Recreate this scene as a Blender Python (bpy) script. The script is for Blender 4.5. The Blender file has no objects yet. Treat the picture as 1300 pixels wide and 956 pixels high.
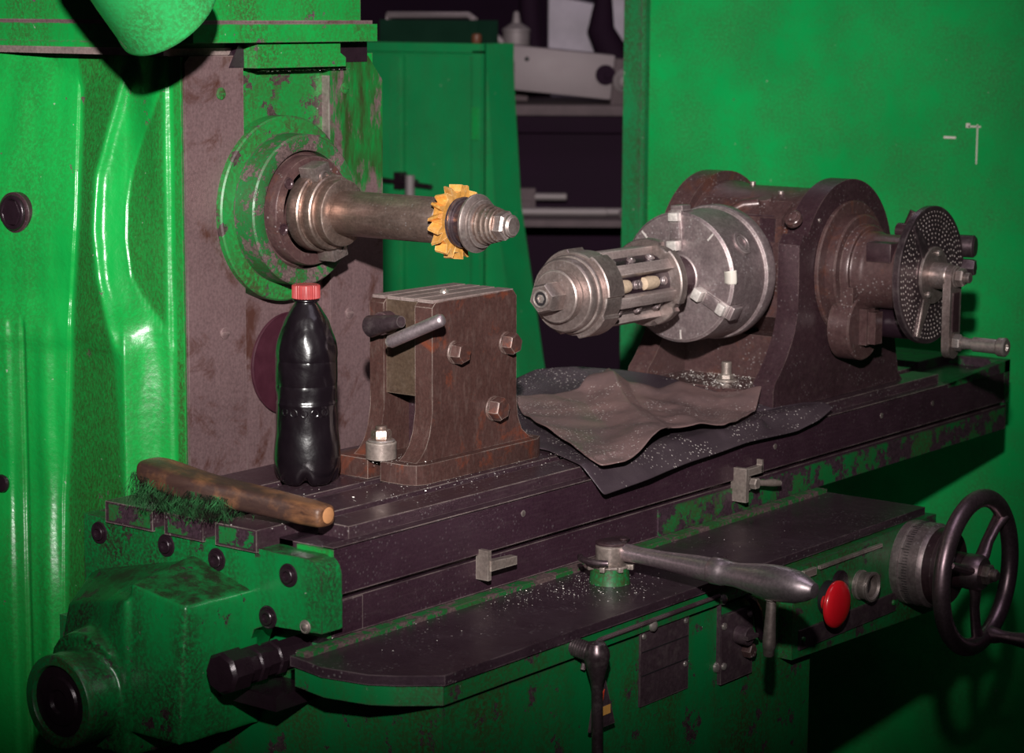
import bpy, bmesh, math, random
from mathutils import Vector, Matrix, noise as mnoise
random.seed(7)
PI = math.pi
S = bpy.context.scene
COL = S.collection

# ------------------------------------------------------------------ materials
def mat(name):
    m = bpy.data.materials.new(name); m.use_nodes = True
    nt = m.node_tree; nt.nodes.clear()
    out = nt.nodes.new('ShaderNodeOutputMaterial')
    b = nt.nodes.new('ShaderNodeBsdfPrincipled')
    nt.links.new(b.outputs[0], out.inputs[0])
    return m, nt, b
def N(nt, typ, **kw):
    n = nt.nodes.new('ShaderNode' + typ)
    for k, v in kw.items():
        if k in n.inputs: n.inputs[k].default_value = v
        else: setattr(n, k, v)
    return n
def L(nt, a, b): nt.links.new(a, b)
def coords(nt, scale=(1, 1, 1), rot=(0, 0, 0)):
    tc = N(nt, 'TexCoord'); mp = N(nt, 'Mapping')
    mp.inputs['Scale'].default_value = scale; mp.inputs['Rotation'].default_value = rot
    L(nt, tc.outputs['Object'], mp.inputs[0]); return mp.outputs[0]
def noise(nt, co, scale, detail=6, rough=.6, dist=0):
    n = N(nt, 'TexNoise'); n.inputs['Scale'].default_value = scale; n.inputs['Detail'].default_value = detail
    n.inputs['Roughness'].default_value = rough; n.inputs['Distortion'].default_value = dist
    L(nt, co, n.inputs['Vector']); return n.outputs['Fac']
def ramp(nt, fac, lo, hi, a=0.0, b=1.0):
    r = N(nt, 'MapRange'); r.inputs['From Min'].default_value = lo; r.inputs['From Max'].default_value = hi
    r.inputs['To Min'].default_value = a; r.inputs['To Max'].default_value = b
    L(nt, fac, r.inputs['Value']); return r.outputs[0]
def mix(nt, fac, a, b):
    m = N(nt, 'Mix', data_type='RGBA')
    for s, v in ((m.inputs[0], fac), (m.inputs[6], a), (m.inputs[7], b)):
        if isinstance(v, (int, float)): s.default_value = v
        elif isinstance(v, tuple): s.default_value = (*v, 1)
        else: L(nt, v, s)
    return m.outputs[2]
def mixf(nt, fac, a, b):
    m = N(nt, 'Mix', data_type='FLOAT')
    for s, v in ((m.inputs[0], fac), (m.inputs[2], a), (m.inputs[3], b)):
        if isinstance(v, (int, float)): s.default_value = v
        else: L(nt, v, s)
    return m.outputs[0]
def mth(nt, op, a, b=0.0):
    m = N(nt, 'Math', operation=op)
    for s, v in ((m.inputs[0], a), (m.inputs[1], b)):
        if isinstance(v, (int, float)): s.default_value = v
        else: L(nt, v, s)
    return m.outputs[0]
def edge(nt, radius):
    bv = N(nt, 'Bevel'); bv.samples = 4; bv.inputs['Radius'].default_value = radius
    g = N(nt, 'NewGeometry'); d = N(nt, 'VectorMath', operation='DOT_PRODUCT')
    L(nt, bv.outputs[0], d.inputs[0]); L(nt, g.outputs['Normal'], d.inputs[1])
    return ramp(nt, d.outputs['Value'], .985, .88)      # 0 on flats, 1 on sharp edges
def bump(nt, b, h, strength=.3, dist=.002):
    n = N(nt, 'Bump'); n.inputs['Strength'].default_value = strength; n.inputs['Distance'].default_value = dist
    L(nt, h, n.inputs['Height']); L(nt, n.outputs[0], b.inputs['Normal'])

def green_paint(name, col=(.004, .27, .05), dirt=.5, chips=.62, grain=.25, rough=.3, edgew=.8, chipc=(.085, .05, .06), dark=(.03, .045, .012), streak=1, grime=False, updirt=0):
    m, nt, b = mat(name)
    co = coords(nt); co2 = coords(nt, (1, 1, .35 if streak else 1))
    n1 = noise(nt, co2, 8, 6, .7); n2 = noise(nt, co, 230, 4, .75); n3 = noise(nt, co, 26, 8, .72)
    lite = mix(nt, ramp(nt, noise(nt, co, 3, 3), .3, .7), col, tuple(min(1, c * 1.45 + .002) for c in col))
    dm = mth(nt, 'MULTIPLY', ramp(nt, n1, .38, .60), ramp(nt, n2, .38, .56))
    fac = mth(nt, 'MULTIPLY', dm, dirt)
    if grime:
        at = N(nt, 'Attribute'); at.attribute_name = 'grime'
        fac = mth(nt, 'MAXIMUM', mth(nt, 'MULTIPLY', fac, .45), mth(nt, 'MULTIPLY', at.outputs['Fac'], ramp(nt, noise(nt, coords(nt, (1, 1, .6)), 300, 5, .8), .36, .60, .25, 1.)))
    if updirt:
        g = N(nt, 'NewGeometry'); sx = N(nt, 'SeparateXYZ'); L(nt, g.outputs['Normal'], sx.inputs[0])
        fac = mth(nt, 'MAXIMUM', fac, mth(nt, 'MULTIPLY', ramp(nt, sx.outputs['Z'], .5, .9, 0, updirt), ramp(nt, noise(nt, co, 34, 6, .75), .36, .58)))
    c = mix(nt, fac, lite, dark)
    ch = ramp(nt, n3, chips, chips + .02)
    ed = mth(nt, 'MULTIPLY', edge(nt, .003), ramp(nt, noise(nt, co, 60, 5), .42, .55, 0, edgew))
    ch2 = mth(nt, 'MAXIMUM', ch, ed)
    cc = mix(nt, ramp(nt, n2, .4, .6), tuple(x * .6 for x in chipc), tuple(x * 1.25 for x in chipc))
    c = mix(nt, ch2, c, cc)
    sp = ramp(nt, noise(nt, co, 90, 2, .5), .76, .79)
    c = mix(nt, mth(nt, 'MULTIPLY', sp, .6), c, (.35, .33, .3))
    L(nt, c, b.inputs['Base Color'])
    L(nt, mixf(nt, ch2, ramp(nt, n1, .3, .7, rough, rough + .22), .5), b.inputs['Roughness'])
    b.inputs['Specular IOR Level'].default_value = .55
    hh = mth(nt, 'ADD', mth(nt, 'MULTIPLY', noise(nt, co, 95, 3, .55), grain), mth(nt, 'MULTIPLY', ch2, -.6))
    bump(nt, b, hh, .35, .0022)
    return m
def metal(name, col=(.09, .062, .068), lite=(.30, .24, .22), met=.7, rough=.42, edgew=.9, rust=None, rustlo=.55, brushed=None, specks=.0, er=.0025, grain=.4, nscale=18, streak=.35, efl=.05):
    m, nt, b = mat(name)
    co = coords(nt)
    cb = coords(nt, brushed) if brushed else co
    n1 = noise(nt, co, nscale, 8, .65); n2 = noise(nt, cb, 90, 5, .6)
    n3 = noise(nt, co, 260, 3, .6)
    c = mix(nt, mth(nt, 'ADD', mth(nt, 'MULTIPLY', ramp(nt, n1, .25, .8), .45), mth(nt, 'MULTIPLY', ramp(nt, n3, .3, .7), .55)), tuple(x * .62 for x in col), tuple(x * 1.38 for x in col))
    c = mix(nt, ramp(nt, n2, .5, .85, 0, streak), c, lite)
    if rust:
        c = mix(nt, ramp(nt, noise(nt, co, 16, 9, .72, .6), rustlo, rustlo + .13), c, rust)
    if edgew:
        c = mix(nt, mth(nt, 'MULTIPLY', edge(nt, er), ramp(nt, n1, .42, .58, edgew * efl, edgew)), c, lite)
    if specks:
        v = N(nt, 'TexVoronoi'); v.inputs['Scale'].default_value = 170; L(nt, co, v.inputs['Vector'])
        s = mth(nt, 'MULTIPLY', ramp(nt, v.outputs['Distance'], .27, .17), ramp(nt, noise(nt, co, 22, 4), .48, .6, 0, specks))
        c = mix(nt, s, c, (.6, .55, .55))
    L(nt, c, b.inputs['Base Color'])
    b.inputs['Metallic'].default_value = met
    L(nt, ramp(nt, n1, .25, .75, rough - .1, rough + .15), b.inputs['Roughness'])
    bump(nt, b, n2, .25 * grain, .0015)
    return m
def plain(name, col, rough=.5, met=0., nz=.25, scale=30, spec=.5, bmp=.0, coat=0.):
    m, nt, b = mat(name); co = coords(nt)
    n1 = noise(nt, co, scale, 6, .6)
    L(nt, mix(nt, n1, tuple(c * (1 - nz) for c in col), tuple(min(1, c * (1 + nz)) for c in col)), b.inputs['Base Color'])
    b.inputs['Metallic'].default_value = met; b.inputs['Specular IOR Level'].default_value = spec
    b.inputs['Coat Weight'].default_value = coat
    L(nt, ramp(nt, n1, .2, .8, max(.03, rough - .08), rough + .08), b.inputs['Roughness'])
    if bmp: bump(nt, b, n1, bmp, .002)
    return m

M = {}
M['casting'] = green_paint('green cast iron paint', (.003, .205, .032), dirt=1., chips=.655, grain=1.0, rough=.22, edgew=.8, chipc=(.09, .055, .055), grime=True, dark=(.022, .055, .012))
M['green'] = green_paint('green enamel with chips', (.003, .195, .032), dirt=.8, chips=.63, grain=.35, rough=.28)
M['green_worn'] = green_paint('green enamel heavily worn', (.004, .155, .027), dirt=1., chips=.575, grain=.4, rough=.36, chipc=(.05, .03, .03))
M['green_bracket'] = green_paint('green enamel of the end bracket', (.002, .135, .030), dirt=1., chips=.60, grain=.35, rough=.2, edgew=1., chipc=(.035, .018, .022), updirt=.95, dark=(.018, .022, .012))
M['green_dirty'] = green_paint('green enamel under oily dirt', (.002, .125, .032), dirt=1., chips=.59, grain=.4, rough=.3, chipc=(.05, .032, .036))
M['green_scrub'] = green_paint('green paint rubbed off steel', (.003, .10, .022), dirt=.9, chips=.49, grain=.3, rough=.4, chipc=(.04, .02, .03))
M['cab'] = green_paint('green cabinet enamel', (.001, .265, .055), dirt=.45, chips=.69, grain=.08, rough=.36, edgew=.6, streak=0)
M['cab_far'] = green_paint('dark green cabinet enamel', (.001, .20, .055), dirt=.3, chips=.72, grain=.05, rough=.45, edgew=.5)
M['cab_strip'] = green_paint('green cabinet frame enamel', (.004, .17, .05), dirt=.9, chips=.66, grain=.08, rough=.4, edgew=.9)
M['guide'] = metal('scraped slideway iron', (.150, .092, .096), (.30, .22, .21), .3, .40, .9, brushed=(4, 4, .35), rust=(.075, .030, .024), rustlo=.53, nscale=6, streak=.2)
M['dark_iron'] = metal('oily dark iron', (.040, .017, .028), (.34, .27, .25), .25, .38, .8, brushed=(.3, 3, 3), specks=.08, streak=.06, efl=.3, er=.0025)
M['table'] = metal('worn machined table iron', (.054, .028, .038), (.42, .34, .31), .35, .33, .9, brushed=(.3, 3, 3), specks=.28, streak=.1, efl=.25, er=.0025)
M['shelf'] = metal('oily planed shelf iron', (.046, .025, .036), (.19, .14, .15), .35, .32, 1.0, brushed=(1, .25, 3), specks=.2, streak=.12)
M['brown'] = metal('brown painted cast iron', (.070, .036, .036), (.30, .22, .19), .2, .34, .4, rust=(.11, .042, .030), rustlo=.56, specks=.25, grain=.9, streak=.15, efl=0, er=.002)
M['brown_dark'] = metal('dark brown cast iron', (.038, .018, .023), (.28, .2, .18), .2, .36, .4, specks=.12, grain=.8, streak=.08, efl=0, er=.002)
M['rusty'] = metal('rusty vise steel', (.066, .031, .027), (.42, .34, .30), .25, .38, .8, rust=(.17, .042, .020), rustlo=.55, er=.0018, grain=1., streak=.12, brushed=(2, 2, .6), efl=0)
M['vise_top'] = metal('worn bare vise steel', (.26, .19, .18), (.5, .42, .38), .4, .42, .5)
M['steel'] = metal('bare turned steel', (.30, .235, .22), (.78, .68, .63), .8, .38, .9, grain=.6, specks=.3)
M['flat_steel'] = metal('brushed flat steel', (.27, .21, .20), (.6, .52, .48), .35, .38, .9, brushed=(.3, 3, 3), grain=.5)
M['arbor'] = metal('polished arbor steel', (.27, .190, .160), (.66, .54, .48), .85, .38, .8, brushed=(2, .4, 2), grain=.6, specks=.5)
M['chuck'] = metal('chuck steel', (.27, .205, .21), (.75, .66, .63), .7, .42, .7, specks=.7, grain=.7, efl=.1)
M['jaw'] = metal('bright jaw steel', (.62, .56, .53), (.85, .8, .75), .4, .38, .8, grain=.6)
M['bright'] = metal('bright steel', (.5, .43, .4), (.8, .74, .7), .8, .28, .6)
M['gold'] = metal('titanium coated cutter steel', (.68, .32, .07), (.98, .75, .42), .4, .36, .9, grain=.9, er=.001)
M['gun'] = metal('dark blued steel', (.09, .06, .07), (.45, .38, .37), .75, .32, .5, grain=.5)
M['lever'] = metal('bright worn lever steel', (.58, .47, .50), (.75, .65, .66), .92, .33, .5, grain=.15, nscale=12, streak=.2)
M['wheel'] = metal('dark polished handwheel iron', (.33, .23, .26), (.5, .42, .43), .92, .36, .3, grain=.2, nscale=10, streak=.1)
M['black'] = plain('flat black and bore shade', (.006, .004, .006), .7)  # own black of marks and collars, painted shade in bores
M['oilblk'] = plain('oily black iron', (.022, .011, .017), .3, .3, bmp=.4, scale=80)
M['maroon'] = plain('dark red primer disc', (.035, .006, .013), .5, nz=.5, scale=60)
M['red_knob'] = plain('red plastic button', (.62, .008, .015), .3, nz=.12, coat=.3)
M['red_cap'] = plain('red bottle cap plastic', (.27, .035, .035), .42, nz=.3, scale=100)
M['cotton'] = plain('pale waxed cord', (.42, .31, .22), .8, nz=.35, scale=200, bmp=.6)
M['plate'] = metal('dark stamped name plate', (.06, .036, .046), (.2, .16, .15), .3, .42, .8)
M['grey_far'] = plain('grey machined box', (.21, .165, .175), .6, .2, scale=20)
M['tin_far'] = plain('dull tin', (.22, .18, .185), .6, .3, scale=20)
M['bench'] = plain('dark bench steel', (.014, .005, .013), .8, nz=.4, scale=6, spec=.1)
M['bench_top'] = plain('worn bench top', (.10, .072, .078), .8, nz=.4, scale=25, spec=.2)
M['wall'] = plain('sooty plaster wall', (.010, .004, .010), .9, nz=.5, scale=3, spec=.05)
M['green_metal'] = green_paint('thin green paint over turned iron', (.004, .10, .022), dirt=.9, chips=.50, grain=.2, rough=.34, chipc=(.10, .066, .064), edgew=1.)
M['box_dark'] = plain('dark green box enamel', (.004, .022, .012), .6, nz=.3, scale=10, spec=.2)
M['knob_brown'] = plain('brown knob', (.12, .04, .02), .5)
M['whitewash'] = plain('whitewashed brick', (.42, .36, .42), .9, nz=.3, scale=12, bmp=.4)
M['floor'] = plain('oily concrete floor', (.035, .028, .032), .6, nz=.5, scale=8)
M['dogbright'] = metal('rubbed stop block steel', (.24, .19, .17), (.6, .52, .46), .5, .38, 1.0, grain=.8)
M['jaw_brown'] = metal('oily brown jaw steel', (.085, .055, .038), (.3, .24, .2), .3, .4, .6, rust=(.05, .028, .02), rustlo=.5, grain=.6, streak=.15)
def half_painted():
    """slideway iron with green paint on its upper part; the ragged paint line is a real wear line on the casting"""
    m = M['guide'].copy(); m.name = 'slideway iron with remains of green paint'; nt = m.node_tree
    b = [n for n in nt.nodes if n.type == 'BSDF_PRINCIPLED'][0]; old = b.inputs['Base Color'].links[0].from_socket
    tc = N(nt, 'TexCoord'); sx = N(nt, 'SeparateXYZ'); L(nt, tc.outputs['Object'], sx.inputs[0])
    co = coords(nt, (1, 1, .3)); n1 = noise(nt, co, 22, 7, .7)
    z = mth(nt, 'ADD', sx.outputs['Z'], mth(nt, 'MULTIPLY', mth(nt, 'SUBTRACT', n1, .5), .22))
    zf = ramp(nt, z, 1.315, 1.330)
    wear = ramp(nt, noise(nt, co, 30, 8, .75), .55, .62)
    f = mth(nt, 'MULTIPLY', zf, mth(nt, 'SUBTRACT', 1.0, wear))
    g = mix(nt, ramp(nt, noise(nt, coords(nt, (1, 1, .25)), 60, 5, .7), .35, .65), (.004, .20, .035), (.03, .05, .014))
    L(nt, mix(nt, f, old, g), b.inputs['Base Color']); return m
M['half'] = half_painted()

def rubber(name, col, dust, amt, rough=.5):
    m, nt, b = mat(name); co = coords(nt)
    n1 = noise(nt, co, 9, 6, .65); n2 = noise(nt, co, 300, 3, .6)
    c = mix(nt, ramp(nt, n1, .35, .7, 0, amt), col, dust)
    v = N(nt, 'TexVoronoi'); v.inputs['Scale'].default_value = 190; L(nt, co, v.inputs['Vector'])
    s = mth(nt, 'MULTIPLY', ramp(nt, v.outputs['Distance'], .26, .14), ramp(nt, noise(nt, co, 14, 5), .47, .58, 0, .85))
    c = mix(nt, s, c, (.62, .55, .52))
    L(nt, c, b.inputs['Base Color']); L(nt, ramp(nt, n1, .3, .7, rough - .08, rough + .1), b.inputs['Roughness'])
    bump(nt, b, mth(nt, 'ADD', n2, mth(nt, 'MULTIPLY', s, 2.)), .25, .001)
    return m
M['rubber'] = rubber('dark rubber sheet', (.033, .022, .029), (.07, .05, .058), .7, .42)
M['leather'] = rubber('dusty brown leatherette', (.115, .075, .075), (.21, .125, .118), 1., .42)

def wood():
    m, nt, b = mat('oil-stained wood'); co = coords(nt, (1, .18, 1))
    g = noise(nt, co, 120, 8, .7, .3); st = noise(nt, coords(nt), 14, 5, .6)
    c = mix(nt, ramp(nt, g, .3, .7), (.04, .017, .011), (.22, .095, .042))
    c = mix(nt, ramp(nt, st, .44, .58, .9, 0), c, (.030, .015, .014))
    L(nt, c, b.inputs['Base Color']); L(nt, ramp(nt, g, .3, .7, .4, .55), b.inputs['Roughness'])
    bump(nt, b, g, .3, .001); return m
M['wood'] = wood()
M['wood_end'] = plain('fresh wood end grain', (.42, .19, .08), .6, nz=.3, scale=120)
def bristle():
    m, nt, b = mat('green nylon bristle')
    n = noise(nt, coords(nt), 60, 3)
    L(nt, mix(nt, ramp(nt, n, .42, .62), (.022, .024, .016), (.06, .27, .09)), b.inputs['Base Color'])
    b.inputs['Roughness'].default_value = .5; return m
M['bristle'] = bristle()
def pet():
    m, nt, b = mat('dark oily bottle plastic'); co = coords(nt)
    n = noise(nt, co, 30, 5)
    L(nt, mix(nt, n, (.002, .001, .002), (.008, .005, .007)), b.inputs['Base Color'])
    b.inputs['Roughness'].default_value = .27; b.inputs['Specular IOR Level'].default_value = .6
    b.inputs['Coat Weight'].default_value = .3; b.inputs['Coat Roughness'].default_value = .1
    bump(nt, b, mth(nt, 'ADD', noise(nt, co, 20, 3, .5, 1.), mth(nt, 'MULTIPLY', noise(nt, co, 110, 3), .2)), .32, .005)
    return m
M['pet'] = pet()
M['pet_rib'] = M['pet']

# ------------------------------------------------------------------ mesh helpers
def frame(axis):
    z = Vector(axis).normalized(); h = Vector((0, 0, 1)) if abs(z.z) < .9 else Vector((0, 1, 0))
    x = h.cross(z).normalized(); y = z.cross(x)
    return x, y, z
class B:
    """collects shapes into one mesh"""
    XF = None
    def __init__(s): s.bm = bmesh.new(); s.mi = 0
    def add(s, t, bev=0, seg=2, ang=30):
        if bev:
            es = [e for e in t.edges if len(e.link_faces) == 2 and e.calc_face_angle(0) > math.radians(ang)]
            bmesh.ops.bevel(t, geom=es, offset=bev, segments=seg, affect='EDGES', profile=.5, clamp_overlap=True)
        bmesh.ops.recalc_face_normals(t, faces=t.faces)
        for f in t.faces: f.material_index = s.mi
        me = bpy.data.meshes.new('t'); t.to_mesh(me); t.free(); s.bm.from_mesh(me); bpy.data.meshes.remove(me)
        return s
    def box(s, x0, x1, y0, y1, z0, z1, bev=.0015, seg=2, mx=None):
        t = bmesh.new(); vs = [t.verts.new((x, y, z)) for x in (x0, x1) for y in (y0, y1) for z in (z0, z1)]
        for f in ((0, 1, 3, 2), (4, 6, 7, 5), (0, 4, 5, 1), (2, 3, 7, 6), (0, 2, 6, 4), (1, 5, 7, 3)): t.faces.new([vs[i] for i in f])
        if mx: bmesh.ops.transform(t, matrix=mx, verts=t.verts)
        return s.add(t, bev, seg)
    def prism(s, poly, ax, a0, a1, bev=.0015, seg=2, mx=None):
        """poly in the two other axes, in order (x,y)/(x,z)/(y,z)"""
        t = bmesh.new()
        def P(p, a): return {0: (a, p[0], p[1]), 1: (p[0], a, p[1]), 2: (p[0], p[1], a)}[ax]
        lo = [t.verts.new(P(p, a0)) for p in poly]; hi = [t.verts.new(P(p, a1)) for p in poly]
        t.faces.new(lo); t.faces.new(hi[::-1]); n = len(poly)
        for i in range(n): t.faces.new((lo[i], lo[(i + 1) % n], hi[(i + 1) % n], hi[i]))
        if mx: bmesh.ops.transform(t, matrix=mx, verts=t.verts)
        return s.add(t, bev, seg)
    def lathe(s, prof, o, axis, seg=48, bev=0, loop=False, ang0=0):
        """prof: [(radius, distance along axis)]; ends are closed unless loop"""
        x, y, z = frame(axis); o = Vector(o); t = bmesh.new(); rings = []
        for r, a in prof:
            if r < 1e-6: rings.append([t.verts.new(o + z * a)]); continue
            rings.append([t.verts.new(o + z * a + (x * math.cos(ang0 + 2 * PI * i / seg) + y * math.sin(ang0 + 2 * PI * i / seg)) * r) for i in range(seg)])
        n = len(rings)
        for k in range(n if loop else n - 1):
            A, C = rings[k], rings[(k + 1) % n]
            for i in range(seg):
                j = (i + 1) % seg
                if len(A) == 1 and len(C) == 1: continue
                if len(A) == 1: t.faces.new((A[0], C[i], C[j]))
                elif len(C) == 1: t.faces.new((A[i], A[j], C[0]))
                else: t.faces.new((A[i], A[j], C[j], C[i]))
        if not loop:
            for R in (rings[0], rings[-1]):
                if len(R) > 1: t.faces.new(R)
        return s.add(t, bev)
    def cyl(s, o, axis, r, l, seg=40, c=.001):
        c = min(c, r * .3, l * .4)
        return s.lathe([(r - c, 0), (r, c), (r, l - c), (r - c, l)], o, axis, seg)
    def hexn(s, o, axis, af, l, bore=0, ang=0):
        r = af / math.sqrt(3); t0 = B()
        s.lathe([(r * .88, 0), (r, l * .12), (r, l * .82), (r * .86, l)], o, axis, 6, 0, False, ang)
        if bore:
            z = Vector(axis).normalized(); s.lathe([(bore * .9, 0), (bore, .0), (bore, l * .25), (bore * .6, l * .3)], Vector(o) + z * l, axis, 20)
        return s
    def tube(s, pts, rad, seg=14, caps=True, flat=None):
        pts = [Vector(p) for p in pts]; n = len(pts); rad = rad if isinstance(rad, (list, tuple)) else [rad] * n
        t = bmesh.new(); rings = []; up = None
        for i in range(n):
            d = (pts[min(i + 1, n - 1)] - pts[max(i - 1, 0)]).normalized()
            if up is None:
                up = Vector((0, 0, 1)) if abs(d.z) < .9 else Vector((0, 1, 0))
            xx = up.cross(d).normalized(); yy = d.cross(xx).normalized(); up = yy
            w = rad[i] if isinstance(rad[i], tuple) else (rad[i], rad[i])
            rings.append([t.verts.new(pts[i] + xx * math.cos(2 * PI * k / seg) * w[0] + yy * math.sin(2 * PI * k / seg) * w[1]) for k in range(seg)])
        for A, C in zip(rings, rings[1:]):
            for i in range(seg): t.faces.new((A[i], A[(i + 1) % seg], C[(i + 1) % seg], C[i]))
        if caps: t.faces.new(rings[0]); t.faces.new(rings[-1])
        return s.add(t)
    def torus(s, o, axis, R, r, seg=64, ms=16, rz=None):
        rz = rz or r
        return s.lathe([(R + r * math.cos(2 * PI * k / ms), rz * math.sin(2 * PI * k / ms)) for k in range(ms)], o, axis, seg, 0, True)
    def out(s, name, m, parent=None, ang=38, bevmod=0):
        if B.XF is not None: bmesh.ops.transform(s.bm, matrix=B.XF, verts=s.bm.verts)
        me = bpy.data.meshes.new(name)
        root = parent; off = Vector((0, 0, 0))
        while root is not None: off += root.location; root = root.parent
        bmesh.ops.translate(s.bm, vec=-off, verts=s.bm.verts) if off.length else None
        s.bm.to_mesh(me); s.bm.free()
        for x in (m if isinstance(m, (list, tuple)) else [m]): me.materials.append(M[x])
        me.polygons.foreach_set('use_smooth', [True] * len(me.polygons))
        me.set_sharp_from_angle(angle=math.radians(ang))
        o = bpy.data.objects.new(name, me); COL.objects.link(o); o.parent = parent
        return o
def tag(o, label=None, cat=None, group=None, kind=None):
    if label: o['label'] = label
    if cat: o['category'] = cat
    if group: o['group'] = group
    if kind: o['kind'] = kind
    return o
def thing(name, label, cat, loc=(0, 0, 0), group=None):
    o = bpy.data.objects.new(name, None); COL.objects.link(o); o.location = loc; o.empty_display_size = .05
    return tag(o, label, cat, group)
def arcpts(cx, cz, r, a0, a1, n):
    return [(cx + r * math.cos(math.radians(a0 + (a1 - a0) * i / n)), cz + r * math.sin(math.radians(a0 + (a1 - a0) * i / n))) for i in range(n + 1)]
def copyo(o, parent=None, loc=None):
    c = o.copy(); COL.objects.link(c); c.parent = parent if parent else o.parent
    if loc: c.location = loc
    for ch in [k for k in bpy.data.objects if k.parent == o]: copyo(ch, c)
    return c
def sstep(a, b, x):
    t = max(0., min(1., (x - a) / (b - a))) if a != b else float(x > a)
    return t * t * (3 - 2 * t)
def lerp_tab(tab, x):
    if x <= tab[0][0]: return tab[0][1]
    for (a, u), (b, v) in zip(tab, tab[1:]):
        if x <= b: return u + (v - u) * (x - a) / (b - a)
    return tab[-1][1]
XM, YM, ZP = (-1, 0, 0), (0, -1, 0), (0, 0, 1)

# ------------------------------------------------------------------ setting
b = B(); b.box(-4, 7, -3, 6, -.1, 0, 0); tag(b.out('floor', 'floor'), kind='structure')
# rear wall, square to the line of sight through the gap between the cabinets
rw = Matrix.Translation((3.45, 2.85, 0)) @ Matrix.Rotation(math.radians(37.9), 4, 'Z')
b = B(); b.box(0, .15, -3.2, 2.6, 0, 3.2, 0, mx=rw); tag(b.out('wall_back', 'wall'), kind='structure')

# ------------------------------------------------------------------ milling machine
mill = thing('milling_machine', 'large green horizontal milling machine with long slotted table, handwheel and red button', 'milling machine', (.35, .3, 0))
SX = .366; SZ = 1.3024   # spindle axis

# column: body with cast side surface
b = B()
b.box(.20, .56, .436, 1.25, .0, 1.498, .004)
# left side casting as a relief
UT = [(-330, 1.27), (-60, .875), (0, .765), (25, .7253), (50, .6864), (80, .6404), (104, .6043), (125, .5732), (150, .5366), (170, .5077), (190, .4792), (212, .4483), (222, .4344), (232, .4215)]
R2 = [(1.02, 222), (1.13, 222), (1.16, 208), (1.175, 196), (1.20, 176), (1.225, 163), (1.27, 158), (1.31, 160), (1.35, 166), (1.40, 182), (1.44, 197), (1.47, 208), (1.5, 214)]
R1 = [(.5, 158), (.93, 156), (1.05, 152), (1.12, 148), (1.17, 138), (1.22, 127), (1.28, 122), (1.35, 128), (1.41, 146), (1.45, 158), (1.48, 168), (1.5, 172)]
E3 = [(.5, 62), (.93, 72), (1.0, 77), (1.17, 85), (1.3, 95), (1.5, 105)]
def bell(x, c, w): return math.exp(-((x - c) / w) ** 2)
def slope(u, z):
    """slope of the relief (outwards against depth) at column-side station u and height z"""
    r2, r1, e = lerp_tab(R2, z), lerp_tab(R1, z), lerp_tab(E3, z)
    low = sstep(1.19, 1.12, z)
    sl = 1.5 * bell(u, 213, 3.2) * (1 - .5 * low) + .10
    hi = 0
    if u < r2 + 6:
        hi += 1.7 * bell(u, r2, 1.6) + .42 * sstep(r2, r2 - 6, u) * sstep(r1 - 4, r1 + 6, u) + 2.3 * bell(u, r1, 5.0) - .30 * sstep(r1, r1 - 8, u) * sstep(e, e + 10, u)
    lo = .1 + 1.7 * sstep(222, 156, u) * sstep(151, 156, u) - .35 * sstep(154, 146, u) * sstep(e, e + 12, u) + .8 * bell(u, 153, 1.8)
    sl += hi * (1 - low) + lo * low
    sl += 2.2 * bell(u, e, 1.4) + .12 * sstep(e, e - 6, u)
    lw = sstep(1.18, 1.12, z)
    sl += lw * (1.0 * bell(u, 60, 6) - .3 * bell(u, 44, 6))
    dz = sstep(1.165, 1.150, z)
    sl += dz * (-1.0 * bell(u, 29, 1.4) + 1.9 * bell(u, 24, 1.8) + 1.0 * bell(u, 9, 3))
    return sl * sstep(-60, -15, u)
t = bmesh.new(); us = [232 - i * 1.0 for i in range(291)] + [-60 - i * 15 for i in range(1, 19)]; zs = [.35 + i * .0064 for i in range(180)]
zs[-1] = 1.4975
gl_ = t.verts.layers.float.new('grime')
G = []
for z in zs:
    row = []; h = .0; prev = None
    r2_, r1_, e_ = lerp_tab(R2, z), lerp_tab(R1, z), lerp_tab(E3, z); lo_ = sstep(1.17, 1.11, z)
    for u in us:
        Y = lerp_tab(UT, u)
        if prev is not None:
            sl = max(-.6, slope(u, z)); h += sl * (Y - prev) / (1 + 1.12 * sl)
            h -= .0002 if h > .085 else 0
        prev = Y
        hh = h + .0012 * mnoise.noise(Vector((u * .05, z * 12, 0))) + .02 * sstep(.98, .80, z) * sstep(150, 110, u) - .13 * max(0, z - 1.25) * sstep(206, 160, u)
        row.append(t.verts.new((.192 - max(hh, -.004), Y - 1.12 * hh, z)))
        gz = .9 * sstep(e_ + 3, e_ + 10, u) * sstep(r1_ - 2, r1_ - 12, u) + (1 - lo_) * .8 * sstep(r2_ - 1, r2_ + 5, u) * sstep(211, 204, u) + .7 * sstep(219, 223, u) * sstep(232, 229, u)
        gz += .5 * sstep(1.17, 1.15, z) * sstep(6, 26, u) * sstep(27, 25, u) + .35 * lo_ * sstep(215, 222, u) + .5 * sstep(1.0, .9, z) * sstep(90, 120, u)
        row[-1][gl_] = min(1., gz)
    G.append(row)
for i in range(len(zs) - 1):
    for j in range(len(us) - 1): t.faces.new((G[i][j], G[i][j + 1], G[i + 1][j + 1], G[i + 1][j]))
def skirt(row):
    bk = [t.verts.new((.22, max(v.co.y, .437), v.co.z)) for v in row]
    for i in range(len(row) - 1): t.faces.new((row[i], row[i + 1], bk[i + 1], bk[i]))
def on_side(u, z):
    r = G[min(range(len(zs)), key=lambda i: abs(zs[i] - z))]; j = min(range(len(us)), key=lambda i: abs(us[i] - u)); return Vector(r[j].co)
PLUG1, PLUG2 = on_side(22, 1.295), on_side(0, .945)
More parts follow.
